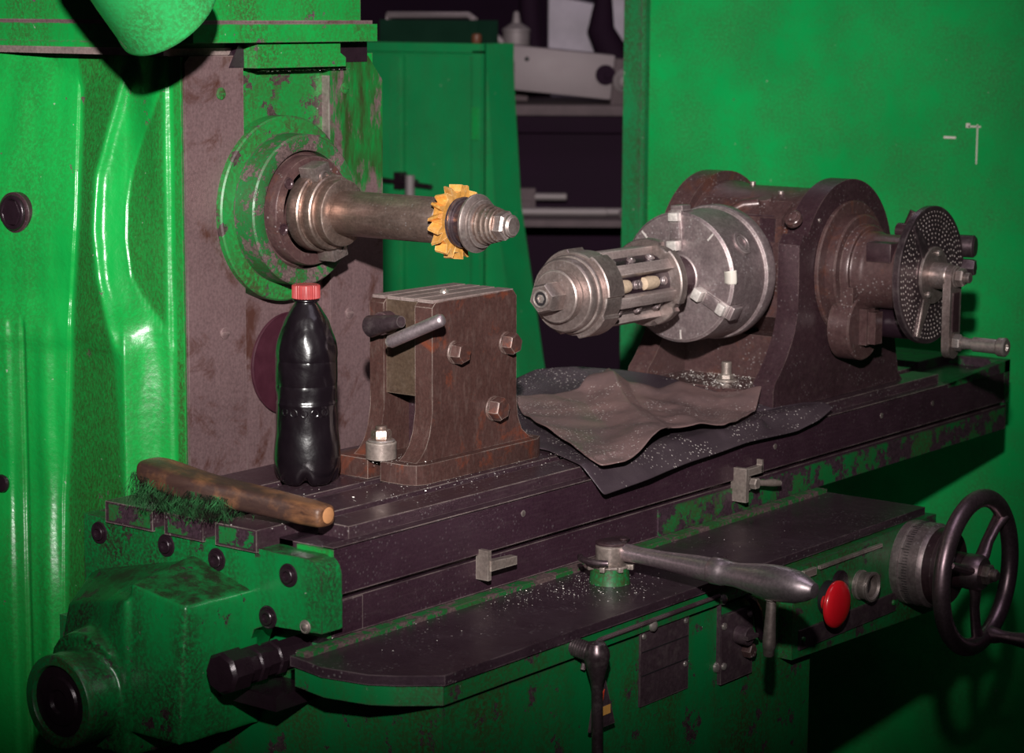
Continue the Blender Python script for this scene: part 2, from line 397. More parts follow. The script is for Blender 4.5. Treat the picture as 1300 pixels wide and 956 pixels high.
skirt(G[0]); skirt(G[-1]); skirt([r[0] for r in G]); skirt([r[-1] for r in G])
bmesh.ops.recalc_face_normals(t, faces=t.faces)
if sum(f.normal.x for f in t.faces) > 0: bmesh.ops.reverse_faces(t, faces=t.faces)
me = bpy.data.meshes.new('t'); t.to_mesh(me); t.free(); b.bm.from_mesh(me)
column = b.out('column', 'casting', mill, 60)
# hex plug in the far-left panel
b = B(); b.lathe([(.026, -.02), (.026, .0035), (.024, .005), (.02, .005)], PLUG1, (-1, -.12, 0), 40); b.out('plug_seat', 'brown_dark', column)
PLUG1 = PLUG1 + Vector((-.005, -.0006, 0))
b = B(); b.torus(PLUG1 + Vector((-.001, 0, 0)), XM, .0195, .0035, 40, 10); b.lathe([(.019, -.01), (.019, .0015), (.017, .004), (.0165, .004)], PLUG1, XM, 6, 0)
plug = b.out('plug', 'oilblk', column)
b = B(); b.lathe([(.010, 0), (.012, .004), (.011, .007), (.006, .008)], PLUG2, XM, 24); b.out('plug', 'oilblk', column)

# slideway on the front of the column
b = B(); b.prism([(.197, .30), (.197, 1.49), (.205, 1.498), (.2975, 1.498), (.2975, .30)], 1, .42, .46, .0015)
gl = b.out('slideway', 'guide', mill)
b = B(); b.prism([(.457, .3), (.457, 1.495), (.533, 1.495), (.562, 1.462), (.562, .3)], 1, .42, .46, .0015)
b.out('slideway', 'half', mill)
b = B(); b.box(.4553, .4572, .4195, .434, 1.375, 1.470, .0006); b.out('edge_highlight', 'steel', mill)  # added bright strip, paints the highlight along the slideway edge
b = B(); b.prism([(.466, 1.487), (.53, 1.487), (.53, 1.5145), (.456, 1.5145), (.466, 1.50)], 1, .4188, .43, .001); b.out('dovetail_shade', 'oilblk', mill)  # dark plate put in for the shade of the dovetail gap
b = B(); b.prism([(.272, 1.483), (.300, 1.483), (.300, 1.5145), (.290, 1.5145)], 1, .4188, .43, .001); b.out('dovetail_shade', 'oilblk', mill)  # left-hand dark plate, again painted shade of the gap
b = B(); b.box(.2975, .457, .432, .46, 1.30, 1.476, .001); b.out('front_panel', 'green_worn', mill)
b = B(); b.box(.2975, .457, .434, .46, .30, 1.30, .001); b.out('lower_panel', 'guide', mill)
# screws of the slideways
for x, z in ((.2575, 1.4515), (.4856, 1.4529), (.2591, 1.1516), (.4928, 1.154)):
    b = B(); b.lathe([(.0075, 0), (.0075, .002), (.0055, .003)], (x, .4205, z), YM, 24)
    b.box(x - .006, x + .006, .4168, .4178, z - .001, z + .001, 0)
    b.out('slotted_screw', 'green_worn' if z > 1.4 else 'guide', mill)
# cover disc under the spindle
b = B(); b.cyl((SX + .018, .4335, 1.098), YM, .066, .006, 64); b.torus((SX + .018, .4285, 1.098), YM, .066, .0015, 64, 8); b.out('cover_disc', 'maroon', mill)

# overarm above
b = B()
b.box(.185, .496, .40, 1.3, 1.541, 1.70, .004)
b.box(.178, .512, .385, 1.3, 1.5145, 1.537, .003)
b.prism([(.298, 1.517), (.298, 1.505), (.298, 1.4825), (.4625, 1.4825), (.4625, 1.494), (.452, 1.500), (.452, 1.517)], 1, .396, .9, .002)
ov = b.out('overarm', 'green', mill)
b = B(); b.box(.180, .508, .39, 1.3, 1.5365, 1.5415, .001); b.box(.178, .30, .43, 1.3, 1.498, 1.5015, .001)
b.out('joint_strip', 'guide', ov)
b = B(); b.box(.170, .30, .428, 1.3, 1.4990, 1.5075, .002); b.out('side_strip', 'vise_top', ov)
b = B(); b.box(.176, .300, .432, 1.3, 1.507, 1.5145, .001); b.out('side_rail', 'green', ov)

# spindle nose
def yl(prof, o=(SX, 0, SZ), seg=72):   # profile given as (radius, world y)
    return [(r, -y) for r, y in prof], o, YM, seg
b = B()
p, o, a, sg = yl([(.119, .44), (.119, .413), (.117, .411), (.0965, .411)]); b.lathe(p, o, a, 80)
p, o, a, sg = yl([(.0965, .412), (.0965, .3795), (.0945, .3775), (.078, .3775), (.076, .379), (.076, .41)]); b.mi = 1; b.lathe(p, o, a, 80)
spin = b.out('spindle_housing', ['green_worn', 'green_metal'], mill)
b = B()
p, o, a, sg = yl([(.0755, .41), (.0755, .389), (.0715, .385), (.070, .385), (.070, .367), (.0685, .365), (.055, .365), (.055, .40)]); b.lathe(p, o, a, 72)
sn = b.out('spindle_nose', 'brown', mill)
for i, aa in enumerate((107, 287)):
    ca, sa = math.cos(math.radians(aa)), math.sin(math.radians(aa))
    mx = Matrix.Translation((SX + .047 * ca, .35, SZ + .047 * sa)) @ Matrix.Rotation(-math.radians(aa - 90), 4, 'Y')
    b = B(); b.box(-.0135, .0135, -.016, .012, -.015, .016, .001, mx=mx); d = b.out('drive_key', 'steel', sn)
    b = B(); b.lathe([(.0085, 0), (.0085, .005), (.0065, .006), (.0065, .004), (.003, .003)], (SX + .047 * ca, .338, SZ + .047 * sa), YM, 24); b.out('socket_screw', 'steel', d)
for aa in (140, 38, 200, 330):
    ca, sa = math.cos(math.radians(aa)), math.sin(math.radians(aa))
    b = B(); b.lathe([(.0075, 0), (.0075, .0018), (.0055, .0015), (.0045, .0004)], (SX + .060 * ca, .3652, SZ + .058 * sa), YM, 20); b.out('socket_screw', 'brown_dark', sn)

# worktable
b = B()
b.box(.0, 1.6236, .0, .352, .9325, .985, .0025)
b.box(.002, 1.6236, .004, .348, .8855, .9255, .002)
b.box(.004, 1.62, .012, .340, .89, .97, 0)
table = b.out('worktable', 'dark_iron', mill)
for i, (x0, y0, y1) in enumerate(((.042, .016, .0605), (-.036, .0795, .142), (-.036, .161, .222), (-.036, .241, .3185))):
    b = B(); b.box(x0, 1.4075 + (0 if i == 0 else .03), y0, y1, .975, 1.0, .0016, 3); rb_ = b.out('table_rib', 'table', table)
    if i:
        b = B(); b.box(x0 - .0006, x0 + .001, y0 + .004, y1 - .006, .978, .9975, .0004); tag(b.out('painted_end', 'green_scrub', rb_), 'green painted rib end')
for y0, y1 in ((.0605, .0795), (.142, .161), (.222, .241)):     # slot floors
    b = B(); b.box(.0, 1.40, y0 - .001, y1 + .001, .977, .9862, 0); b.out('slot_floor', 'oilblk', table)
b = B(); b.box(.0, 1.41, .0, .016, .984, .9862, .0008); b.out('front_ledge', 'table', table)
b = B()
b.box(1.50, 1.6236, .10, .35, .98, 1.0, .002); b.box(1.605, 1.6236, -.001, .35, .93, .9995, .003)
b.prism([(1.41, .98), (1.41, .9865), (1.6236, .9995), (1.6236, .98)], 1, -.001, .012, .001)
b.out('end_tray', 'green_scrub', table)
b = B(); b.box(.62, 1.615, .0015, .02, .8860, .921, .001); b.out('painted_strip', 'green_scrub', table)
b = B(); b.box(.003, .05, .003, .02, .886, .9245, .001); b.out('end_block', 'dark_iron', table)
# small stop dogs on the front
b = B(); b.box(.248, .254, -.014, .004, .903, .9385, .001); b.prism([(.252, .914), (.252, .926), (.300, .9235), (.3, .9135)], 1, -.016, -.006, .001)
b.out('stop_dog', 'dogbright', table)
b = B(); b.box(.795, .802, -.020, .004, .904, .950, .0012); b.box(.80, .85, -.012, -.004, .936, .946, .001); b.box(.847, .851, -.012, -.004, .936, .954, .001)
b.box(.80, .826, -.008, .0, .915, .935, .001); b.tube([(.825, -.012, .926), (.845, -.018, .923), (.862, -.020, .921), (.878, -.022, .918)], [.005, .0042, .0055, .004])
b.cyl((.822, -.012, .926), YM, .008, .010, 6)
b.out('stop_dog', 'dogbright', table)
for x, z in ((.332, .9665), (.90, .963), (1.20, .965), (1.36, .962)):
    b = B(); b.lathe([(.004, 0), (.004, .001), (.003, .0012)], (x, .0005, z), YM, 16); b.out('oil_nipple', 'steel', table)

# end bracket with gearbox housing
b = B()
def rrect(y0, y1, z0, z1, r, n=6):
    P = []
    for cy, cz, a in ((y1 - r, z1 - r, 0), (y0 + r, z1 - r, 90), (y0 + r, z0 + r, 180), (y1 - r, z0 + r, 270)):
        P += arcpts(cy, cz, r, a, a + 90, n)
    return P
poly = [(-.012, .900), (-.012, .955)] + arcpts(.010, .957, .022, 180, 90, 6) + [(.36, .979), (.36, .86), (.10, .86), (.088, .888), (.07, .896)]
b.prism(poly, 0, -.032, 0, .006, 3)
brk = b.out('end_bracket', 'green_bracket', mill, 50)
b = B(); b.prism([(.0, .9328), (.0, .984), (.05, .984), (.05, .9328)], 0, -.004, .0, .001); b.box(-.004, 0, .004, .04, .886, .925, .001)
b.out('end_face', 'green', brk)
for y, z in ((.3337, .9595), (.2233, .9613), (.1439, .9572), (.036, .9566), (.067, .8992 + .006)):
    b = B(); b.torus((-.0322, y, z), XM, .0115, .0016, 32, 8)
    b.lathe([(.0108, -.004), (.0108, .0006), (.0085, .0006), (.0085, .0035), (.0078, .0042), (.0052, .0042), (.0046, .0012), (.0002, .0010)], (-.0325, y, z), XM, 24)
    b.out('socket_screw', 'oilblk', brk)
b = B(); b.torus((-.0322, .012, .904), XM, .006, .0018, 24, 8); b.lathe([(.005, 0), (.0045, .002), (.001, .004)], (-.0325, .012, .904), XM, 16); b.out('grease_nipple', 'steel', brk)
# cast housing: blended by a remesh
b = B()
def hull(pts, bev=.006):
    t = bmesh.new(); vs = [t.verts.new(p) for p in pts]
    r = bmesh.ops.convex_hull(t, input=vs)
    bmesh.ops.delete(t, geom=[v for v in t.verts if not v.link_faces], context='VERTS')
    bmesh.ops.recalc_face_normals(t, faces=t.faces)
    me = bpy.data.meshes.new('t'); t.to_mesh(me); t.free(); b.bm.from_mesh(me)
HT = HOUS = [(-.02, .0926, .931), (-.125, .0926, .931), (-.125, .19, .946), (-.02, .19, .9575), (-.02, .25, .945), (-.13, .21, .93), (-.02, .36, .90), (-.12, .33, .87)]
hull([(-.02, .0926, .931), (-.128, .094, .932), (-.128, .178, .944), (-.02, .186, .958), (-.02, .0926, .78), (-.135, .10, .78), (-.135, .19, .78), (-.02, .25, .78)])
hull([(-.02, .17, .956), (-.10, .175, .940), (-.02, .355, .915), (-.08, .335, .885), (-.02, .355, .74), (-.11, .34, .74), (-.135, .18, .925), (-.135, .18, .75), (-.02, .17, .75)])
b.lathe([(.052, 0), (.052, .02), (.050, .08), (.06, .14)], (-.175, .24, .812), (1, 0, 0), 40)
b.lathe([(.066, 0), (.058, .06), (.04, .08)], (-.125, .245, .815), (1, 0, .3), 40)
hs = b.out('gearbox_housing', 'green_bracket', brk, 180)
r = hs.modifiers.new('r', 'REMESH'); r.mode = 'VOXEL'; r.voxel_size = .003; r.use_smooth_shade = True
r = hs.modifiers.new('s', 'SMOOTH'); r.iterations = 4; r.factor = .6
b = B(); b.lathe([(.052, .0), (.052, -.004), (.0505, -.006), (.041, -.006), (.0395, -.004), (.0395, .004), (.052, .004)], (-.175, .24, .812), (1, 0, 0), 48, 0, True); b.out('bearing_rim', 'green_dirty', hs)
b = B(); b.lathe([(.0395, 0), (.0395, .0012), (.028, .0012), (.026, .004), (.014, .0045), (.012, .001)], (-.175, .24, .812), (-1, 0, 0), 40); b.out('bearing_cap', 'oilblk', hs)
# feed shaft end under the bracket
b = B(); b.lathe([(.001, 0), (.020, .0), (.0235, .004), (.0235, .028), (.019, .03), (.019, .045), (.021, .047), (.021, .056), (.018, .058), (.018, .075), (.020, .077), (.02, .086), (.017, .088), (.017, .3)], (-.118, .055, .8635), (1, 0, 0), 8)
b.out('feed_shaft', 'oilblk', mill)
b = B(); b.box(-.08, 0.0, .01, .11, .822, .838, .004); b.out('shaft_guard', 'oilblk', mill)

# saddle / knee shelf
b = B()
sh = [(-.075, -.012), (-.085, -.06), (-.075, -.115), (-.06, -.14), (-.028, -.178), (1.004, -.178), (1.004, .30), (.01, .30), (.01, -.006), (-.075, -.006)]
b.prism(sh, 2, .874, .885, .0012)
knee = b.out('knee_shelf', 'shelf', mill)
b = B()
b.prism([(-.072, -.012), (-.082, -.06), (-.072, -.113), (-.057, -.138), (-.026, -.174), (1.002, -.174), (1.002, .30), (.01, .30), (.01, -.01), (-.072, -.01)], 2, .852, .874, .002)
b.box(-.02, .72, -.168, .42, .12, .846, .006)
kf = b.out('knee_body', 'green_dirty', mill)
b = B(); b.box(-.07, 1.0, -.026, -.010, .884, .8905, .002); b.out('rim_bead', 'green_metal', kf)
b = B(); b.tube([(.215 + .0, -.1745, .835), (.222, -.1752, .8555), (.245, -.1755, .8625), (.49, -.1752, .8635)], .0028, 8); b.out('oil_pipe', 'dark_iron', kf)
for x, z in ((.352, .8555), (.5005, .8565), (.4975, .772)):
    b = B(); b.lathe([(.0068, 0), (.006, .003), (.003, .005), (0, .0055)], (x, -.1738 + (.006 if z < .85 else 0), z), YM, 20); b.out('round_head_screw', 'bright', kf)
# name plate, with stamped rows
b = B(); b.box(.333, .433, -.1705, -.166, .762, .8545, .0008); pl = b.out('name_plate', 'plate', kf)
b = B()
for k in range(2): b.box(.335, .431, -.1712, -.1705, .826 - k * .028, .8272 - k * .028, 0)
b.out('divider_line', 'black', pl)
for x, z in ((.339, .845), (.426, .8455), (.426, .793)):
    b = B(); b.lathe([(.0035, 0), (.003, .0015), (0, .002)], (x, -.1705, z), YM, 14); b.out('rivet', 'bright', pl)
b = B(); b.box(.497, .4985, -.1735, -.166, .766, .86, 0); b.box(.500, .571, -.1735, -.166, .750, .835, .001)
sp_ = b.out('switch_plate', 'plate', kf)
for x, z in ((.505, .822), (.563, .826), (.506, .772)):
    b = B(); b.lathe([(.0048, 0), (.0045, .002), (.002, .0035), (0, .0038)], (x, -.1735, z), YM, 16); b.out('round_head_screw', 'bright', sp_)
b = B(); b.cyl((.536, -.1735, .806), YM, .0115, .018, 28); b.box(.524, .548, -.196, -.190, .8035, .8085, .0008); b.out('turn_switch', 'plate', sp_)
b = B(); b.hexn((.553, -.1735, .783), YM, .016, .013); b.out('hex_bolt', 'brown', sp_)
b = B(); b.tube([(.552, -.176, .85), (.565, -.177, .842), (.574, -.178, .828), (.580, -.178, .800), (.586, -.177, .79)], [.004, .005, .006, .005, .003], 8); b.out('cable', 'oilblk', kf)
# oil fitting with tilted pipe
b = B(); B.XF = Matrix.Translation(Vector((.198, -.168, .866))) @ Matrix.Scale(.8, 4) @ Matrix.Translation(-Vector((.185, -.168, .868)))
o = Vector((.185, -.168, .868)); dr = Vector((.25, -1, -.22)).normalized()
b.lathe([(.0135, -.01), (.0135, .002)] + [(.0125 + (.001 if k % 2 else 0), .003 + k * .0018) for k in range(16)] + [(.0125, .034)], o, dr, 28)
e = o + dr * .042
b.lathe([(0.002, -.019), (.012, -.016), (.0175, -.006), (.0185, .003), (.016, .013), (.013, .024), (.010, .034), (.008, .045), (.008, .14)], e, (.03, 0, -1), 28)
b.out('pipe_elbow', 'gun', kf); B.XF = None
# little warning triangle (small flat sign, tilted outwards)
t = bmesh.new(); P_ = [Vector((.232, -.19, .842)), Vector((.214, -.196, .77)), Vector((.262, -.186, .77))]
b = B(); b.mi = 0; b.prism([(.2335, .846), (.214, .765), (.262, .765)], 1, -.186, -.183, .0006)
b.mi = 1; b.prism([(.2350, .828), (.2275, .80), (.2345, .806), (.2335, .782), (.2405, .809), (.2345, .803)], 1, -.1868, -.186, 0)
b.mi = 2; b.box(.222, .232, -.1866, -.186, .781, .791, 0); b.box(.238, .252, -.1866, -.186, .779, .789, 0)
M['sign_red'] = plain('red sign ink', (.6, .05, .02), .5); M['sign_yel'] = plain('orange sign ink', (.65, .33, .08), .5)
sg_ = b.out('warning_sign', ['plate', 'sign_red', 'sign_yel'], kf)
# control box on the right
b = B(); b.prism([(.641, .752), (.641, .869), (1.018, .874), (1.018, .738)], 1, -.188, .02, .003)
cb = b.out('control_box', 'green_dirty', mill)
b = B(); b.box(.70, .86, -.1925, -.188, .858, .862, .0008); b.box(.66, .69, -.1925, -.188, .8535, .863, .001); b.out('trim_strip', 'dogbright', cb)
b = B(); b.box(.655, .905, -.191, -.188, .762, .787, .0008); lp = b.out('label_plate', 'plate', cb)
for x in (.663, .897):
    b = B(); b.lathe([(.004, 0), (.0035, .002), (0, .003)], (x, -.191, .7745), YM, 14); b.out('rivet', 'green_worn', lp)
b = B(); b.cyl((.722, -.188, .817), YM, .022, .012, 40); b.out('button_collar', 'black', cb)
b = B(); b.lathe([(.010, 0), (.012, .010), (.026, .012), (.0300, .015), (.0305, .018), (.029, .021), (.022, .0245), (.010, .0262), (0, .0265)], (.706, -.196, .815), YM, 48)
tag(b.out('stop_button', 'red_knob', cb), 'red mushroom stop button')
b = B(); b.lathe([(.0195, 0), (.0195, .004), (.018, .005), (.018, .016), (.0195, .017), (.0195, .021), (.0165, .0215), (.0145, .019), (.0145, .002)], (.808, -.188, .8165), YM, 40)
pb = b.out('push_button', 'steel', cb)
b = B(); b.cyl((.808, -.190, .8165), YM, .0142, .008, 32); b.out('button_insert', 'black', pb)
b = B(); b.cyl((.752, -.188, .828), YM, .0185, .006, 32); b.out('stem_shadow', 'oilblk', cb)  # dark disc painted as the shadow of the stop button stem

# lever hub with long handle
lev = Vector((.392, -.084, .885))
B.XF = Matrix.Translation(lev) @ Matrix.Diagonal((.74, .74, .76, 1)) @ Matrix.Translation(-lev)
b = B(); b.lathe([(.0335, -.002), (.033, .001), (.0325, .004), (.031, .02), (.031, .026)], lev, ZP, 48); hb = b.out('lever_base', 'green_dirty', mill)
b = B()
b.cyl(lev + Vector((0, 0, .026)), ZP, .033, .004, 48)
for k in range(8):
    a = k * PI / 4 + .3; ca, sa = math.cos(a), math.sin(a)
    b.box(-.004, .004, .028, .040, -.004, .004, .0008, mx=Matrix.Translation(lev + Vector((0, 0, .0275))) @ Matrix.Rotation(a, 4, 'Z'))
b.out('notch_ring', 'dogbright', hb)
b = B(); b.lathe([(.0225, .030), (.0235, .032), (.0235, .058), (.0215, .060)], lev, ZP, 48); b.out('lever_hub', 'dogbright', hb)
b = B(); b.lathe([(.024, .060), (.025, .061), (.025, .064), (.023, .065)], lev + Vector((.003, 0, 0)), ZP, 40); b.cyl(lev + Vector((.02, -.012, .065)), ZP, .006, .003, 20)
b.prism([(-.002 + lev.x, -.024 + lev.y), (lev.x + .038, -.012 + lev.y), (lev.x + .05, .004 + lev.y), (lev.x + .04, .018 + lev.y), (lev.x, .024 + lev.y)], 2, .9455, .9495, .001)
b.out('hub_cap', 'brown_dark', hb)
b = B(); b.tube([(lev.x - .005 + .045 * math.cos(t_), lev.y + .045 * math.sin(t_), .926) for t_ in [2.2 + i * .12 for i in range(14)]], .005, 10); b.out('curved_link', 'gun', hb)
B.XF = Matrix.Translation(lev) @ Matrix.Diagonal((.82, .86, .82, 1)) @ Matrix.Translation(-lev)
dl = Vector((-.06, -1, .0)).normalized(); o = lev + Vector((.010, -.016, .045))
b = B(); b.lathe([(.0125, 0), (.013, .004), (.0120, .03), (.0128, .07), (.0148, .10), (.0168, .13), (.0172, .155), (.0172, .158)], o, dl, 32)
arm = b.out('lever_arm', 'lever', hb)
b = B(); b.lathe([(.0176, .150), (.0190, .152), (.0190, .170), (.0175, .172), (.0170, .190), (.0182, .200), (.0215, .222), (.0245, .245), (.0248, .265), (.0225, .286), (.0165, .303), (.0115, .311), (.0105, .314), (.006, .316)], o, dl, 40)
b.out('lever_grip', 'lever', arm)
b = B(); pb_ = o + dl * .248; b.lathe([(.010, .012), (.010, .024), (.0065, .027), (.0068, .04), (.0088, .085), (.0088, .093), (.0075, .095), (.0075, .104), (.006, .106)], pb_, (.03, .05, -1), 24); b.out('locking_pin', 'steel', arm)
B.XF = None

# handwheel with dial
HX, HZ = .9435, .822
b = B(); b.lathe([(.056, 0), (.057, .003), (.057, .012), (.0555, .0125), (.0555, .014), (.057, .0145), (.057, .040), (.0545, .043), (.0535, .046)], (HX, -.188, HZ), YM, 80)
dial = b.out('dial', 'chuck', mill)
b = B()
for k in range(90):
    a = 2 * PI * k / 90; l = .012 if k % 5 == 0 else .007
    b.box(-.0004, .0004, -.214, -.214 + l, .0568, .0574, 0, mx=Matrix.Translation((HX, 0, HZ)) @ Matrix.Rotation(a, 4, 'Y'))
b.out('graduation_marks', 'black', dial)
b = B(); b.lathe([(.0525, 0), (.0525, .014), (.049, .018), (.026, .02), (.024, .024), (.023, .06), (.02, .062)], (HX, -.232, HZ), YM, 56); b.out('dial_hub', 'brown_dark', dial)
hw = Vector((HX, -.288, HZ))
b = B(); b.torus(hw, YM, .0995, .0122, 88, 18, .0115); rim = b.out('handwheel', 'wheel', mill)
for a in (43, -83, 163):
    ca, sa = math.cos(math.radians(a)), math.sin(math.radians(a))
    b = B(); b.tube([hw + Vector((ca * r_, dy, sa * r_)) for r_, dy in ((.012, .004), (.03, .002), (.05, .004), (.075, .003), (.095, .0))], [(.013, .008), (.0105, .0065), (.009, .006), (.0095, .006), (.0125, .007)], 16); b.out('spoke', 'wheel', rim)
b = B(); b.lathe([(.021, -.02), (.024, -.012), (.024, .006), (.021, .011), (.013, .012)], hw, YM, 40); b.out('wheel_hub', 'wheel', rim)
b = B(); b.hexn(hw + Vector((0, -.011, 0)), YM, .024, .011); b.lathe([(.0085, 0), (.0085, .006), (.006, .009), (0, .010)], hw + Vector((0, -.022, 0)), YM, 24); b.out('hub_nut', 'steel', rim)
a = math.radians(-68); ph = hw + Vector((.0985 * math.cos(a), -.008, .0985 * math.sin(a)))
b = B(); b.lathe([(.012, -.002), (.011, .006), (.0085, .014), (.0085, .03), (.0105, .045), (.0125, .07), (.0125, .09), (.009, .108), (.003, .112)], ph, YM, 28); b.out('crank_handle', 'wheel', rim)

# ------------------------------------------------------------------ arbor and cutter
arb = thing('milling_arbor', 'polished steel arbor pushed into the spindle, with stacked collars and hex end', 'arbor', (SX, .38, SZ))
def cmp_(y): return y if y > .0962 else .0962 + (y - .0962) * .79
def al(prof, name, m, seg=56, par=arb, hexa=False):
    prof = [(r, cmp_(y)) for r, y in prof]
    b = B(); b.lathe([(r, -y) for r, y in prof], (SX, 0, SZ), YM, seg); return b.out(name, m, par)
al([(.050, .366), (.051, .364), (.051, .348), (.0495, .3465), (.046, .3465), (.046, .342), (.0475, .340), (.0475, .330), (.046, .3285), (.041, .3285), (.041, .3245), (.042, .323), (.042, .314), (.040, .3125), (.03, .3115)], 'flange', 'arbor')
al([(.0275, .3125), (.0283, .311), (.0283, .148), (.0275, .1465)], 'long_sleeve', 'arbor')
al([(.0225, .15), (.0225, .106)], 'spacer', 'gun')
al([(.030, .1215), (.031, .1205), (.031, .1185), (.0305, .1175), (.0265, .117), (.0265, .1005), (.0255, .0995)], 'spacer', 'gun')
al([(.034, .101), (.0355, .100), (.0355, .0975), (.034, .0962), (.0275, .0935), (.0275, .0925), (.029, .0915), (.029, .0865), (.026, .0845)], 'clamp_collar', 'steel')
al([(.0245, .086), (.0245, .0795), (.0235, .0785), (.0215, .078), (.023, .0775), (.023, .0705), (.022, .0695), (.020, .069), (.0215, .0685), (.0215, .0625), (.0205, .0615), (.019, .061), (.020, .0605), (.020, .056), (.019, .055)], 'thread_rings', 'arbor')
b = B(); b.hexn((SX, .0645, SZ), YM, .031, .015, 0, .3); b.lathe([(.0135, 0), (.0135, .005), (.011, .0075), (.0, .008)], (SX, .0500, SZ), YM, 28); b.out('end_nut', 'steel', arb)

cut = thing('milling_cutter', 'golden toothed side milling cutter clamped near the free end of the steel arbor', 'cutter', (SX, .13, SZ))
b = B(); NT = 18; ro, ri = .0455, .0365
t = bmesh.new()
def cp(r, a, y): return (SX + r * math.cos(a), y, SZ + r * math.sin(a))
y0, y1 = .1235, .1385
loopf, loopb, inf_, inb = [], [], [], []
for k in range(NT):
    a0 = 2 * PI * k / NT; tw = .055 * (1 if k % 2 else -1)
    for fr, rr in ((0, ri), (.04, ri * 1.01), (.42, ro * .99), (.62, ro), (.66, ri * 1.03)):
        loopf.append(t.verts.new(cp(rr, a0 + fr * 2 * PI / NT + tw, y0))); loopb.append(t.verts.new(cp(rr, a0 + fr * 2 * PI / NT - tw, y1)))
        inf_.append(t.verts.new(cp(.0295, a0 + fr * 2 * PI / NT, y0 + .001))); inb.append(t.verts.new(cp(.0295, a0 + fr * 2 * PI / NT, y1 - .001)))
n = len(loopf)
for i in range(n):
    j = (i + 1) % n
    t.faces.new((loopf[i], loopf[j], inf_[j], inf_[i])); t.faces.new((loopb[j], loopb[i], inb[i], inb[j]))
    t.faces.new((loopf[j], loopf[i], loopb[i], loopb[j])); t.faces.new((inf_[i], inf_[j], inb[j], inb[i]))
b.add(t); b.out('tooth_ring', 'gold', cut, 20)
b = B(); b.lathe([(.0300, -.1375), (.0300, -.1245), (.0285, -.1235), (.0225, -.1235), (.0225, -.1385), (.0285, -.1385)], (SX, 0, SZ), YM, 48, 0, True); tag(b.out('bore_ring', 'gun', cut), 'dark bore ring')

# ------------------------------------------------------------------ vise
vis = thing('machine_vise', 'rusty brown upright machine vise bolted to the table beside the bottle', 'vise', (.37, .157, 1.0))
b = B()
# base plate with a bolt slot at each end
bp = [(.262, .0905), (.478, .0905), (.4955, .10), (.4955, .146), (.470, .146), (.470, .167), (.4955, .167), (.4955, .214), (.485, .224), (.255, .224), (.244, .214), (.244, .167), (.270, .167), (.270, .147), (.244, .147), (.244, .108), (.250, .096)]
b.prism(bp, 2, 1.0003, 1.0245, .0025, 3)
vb = b.out('base', 'rusty', vis)
b = B(); fp = [(.258, 1.024), (.268, 1.030), (.277, 1.040), (.284, 1.055), (.289, 1.080), (.2885, 1.207), (.295, 1.213), (.444, 1.2145), (.451, 1.207), (.4515, 1.08), (.455, 1.055), (.463, 1.038), (.478, 1.027), (.49, 1.024)]
b.prism(fp, 1, .104, .131, .003, 3); b.out('front_wall', 'rusty', vis)
b = B(); b.prism(fp, 1, .180, .2025, .003, 3); b.out('rear_wall', 'rusty', vis)
b = B(); b.box(.293, .450, .1312, .1798, 1.098, 1.2122, .0015); mj = b.out('moving_jaw', 'jaw_brown', vis)
b = B(); b.box(.335, .450, .128, .182, 1.024, 1.105, .002); b.out('core_block', 'brown_dark', vis)
b = B()
for y0, y1 in ((.106, .129), (.135, .1545), (.1585, .176), (.182, .2005)): b.box(.2915, .446, y0, y1, 1.2120, 1.2158, .0012)
b.out('jaw_cap', 'vise_top', vis)
b = B(); b.lathe([(.006, 0), (.0055, .003), (.003, .0055), (0, .006)], (.36, .145, 1.2155), ZP, 20); b.out('ball', 'bright', vis)
for x, z, af in ((.3299, 1.1499, .0235), (.405, 1.0717, .0255), (.430, 1.150, .0235)):
    b = B(); b.cyl((x, .1045, z), YM, af * .62, .003, 28); b.hexn((x, .102, z), YM, af, .015, 0, .25); b.out('hex_bolt', 'rusty', vis)
b = B(); b.hexn((.449, .15, 1.185), (1, 0, 0), .02, .02); b.out('hex_bolt', 'dogbright', vis)
# pivot and handles
b = B(); b.cyl((.286, .168, 1.185), XM, .014, .018, 32); hub = b.out('screw_hub', 'brown_dark', vis)
b = B(); b.tube([(.2685, .186, 1.1795), (.268, .183, 1.1805), (.267, .168, 1.184), (.266, .140, 1.190), (.265, .132, 1.191)], [.0105, .0135, .0115, .0085, .007], 20); b.out('locking_handle', 'gun', hub)
b = B(); b.lathe([(.0052, -.001), (.0062, 0), (.0078, .001), (.0078, .076), (.0065, .079), (.003, .081)], (.2445, .132, 1.169), (.12, -.80, .36), 24); b.mi = 0; b.out('handle_bar', 'lever', hub)
b = B(); b.lathe([(.0058, 0), (.0055, .003), (.003, .005), (0, .0055)], (.2445, .132, 1.169), (-.12, .8, -.36), 20); tag(b.out('handle_tip', 'bright', hub), 'bright polished handle tip')
# clamping bolt in the end slot
b = B(); b.cyl((.257, .157, 1.0245), ZP, .0185, .021, 40); cbv = b.out('clamp_spacer', 'dogbright', vis)
b = B(); b.cyl((.257, .157, 1.0455), ZP, .0165, .0025, 32); b.out('washer', 'bright', cbv)
b = B(); b.hexn((.257, .157, 1.048), ZP, .021, .012, 0, .2); b.cyl((.257, .157, 1.060), ZP, .007, .0045, 20); b.out('nut', 'arbor', cbv)

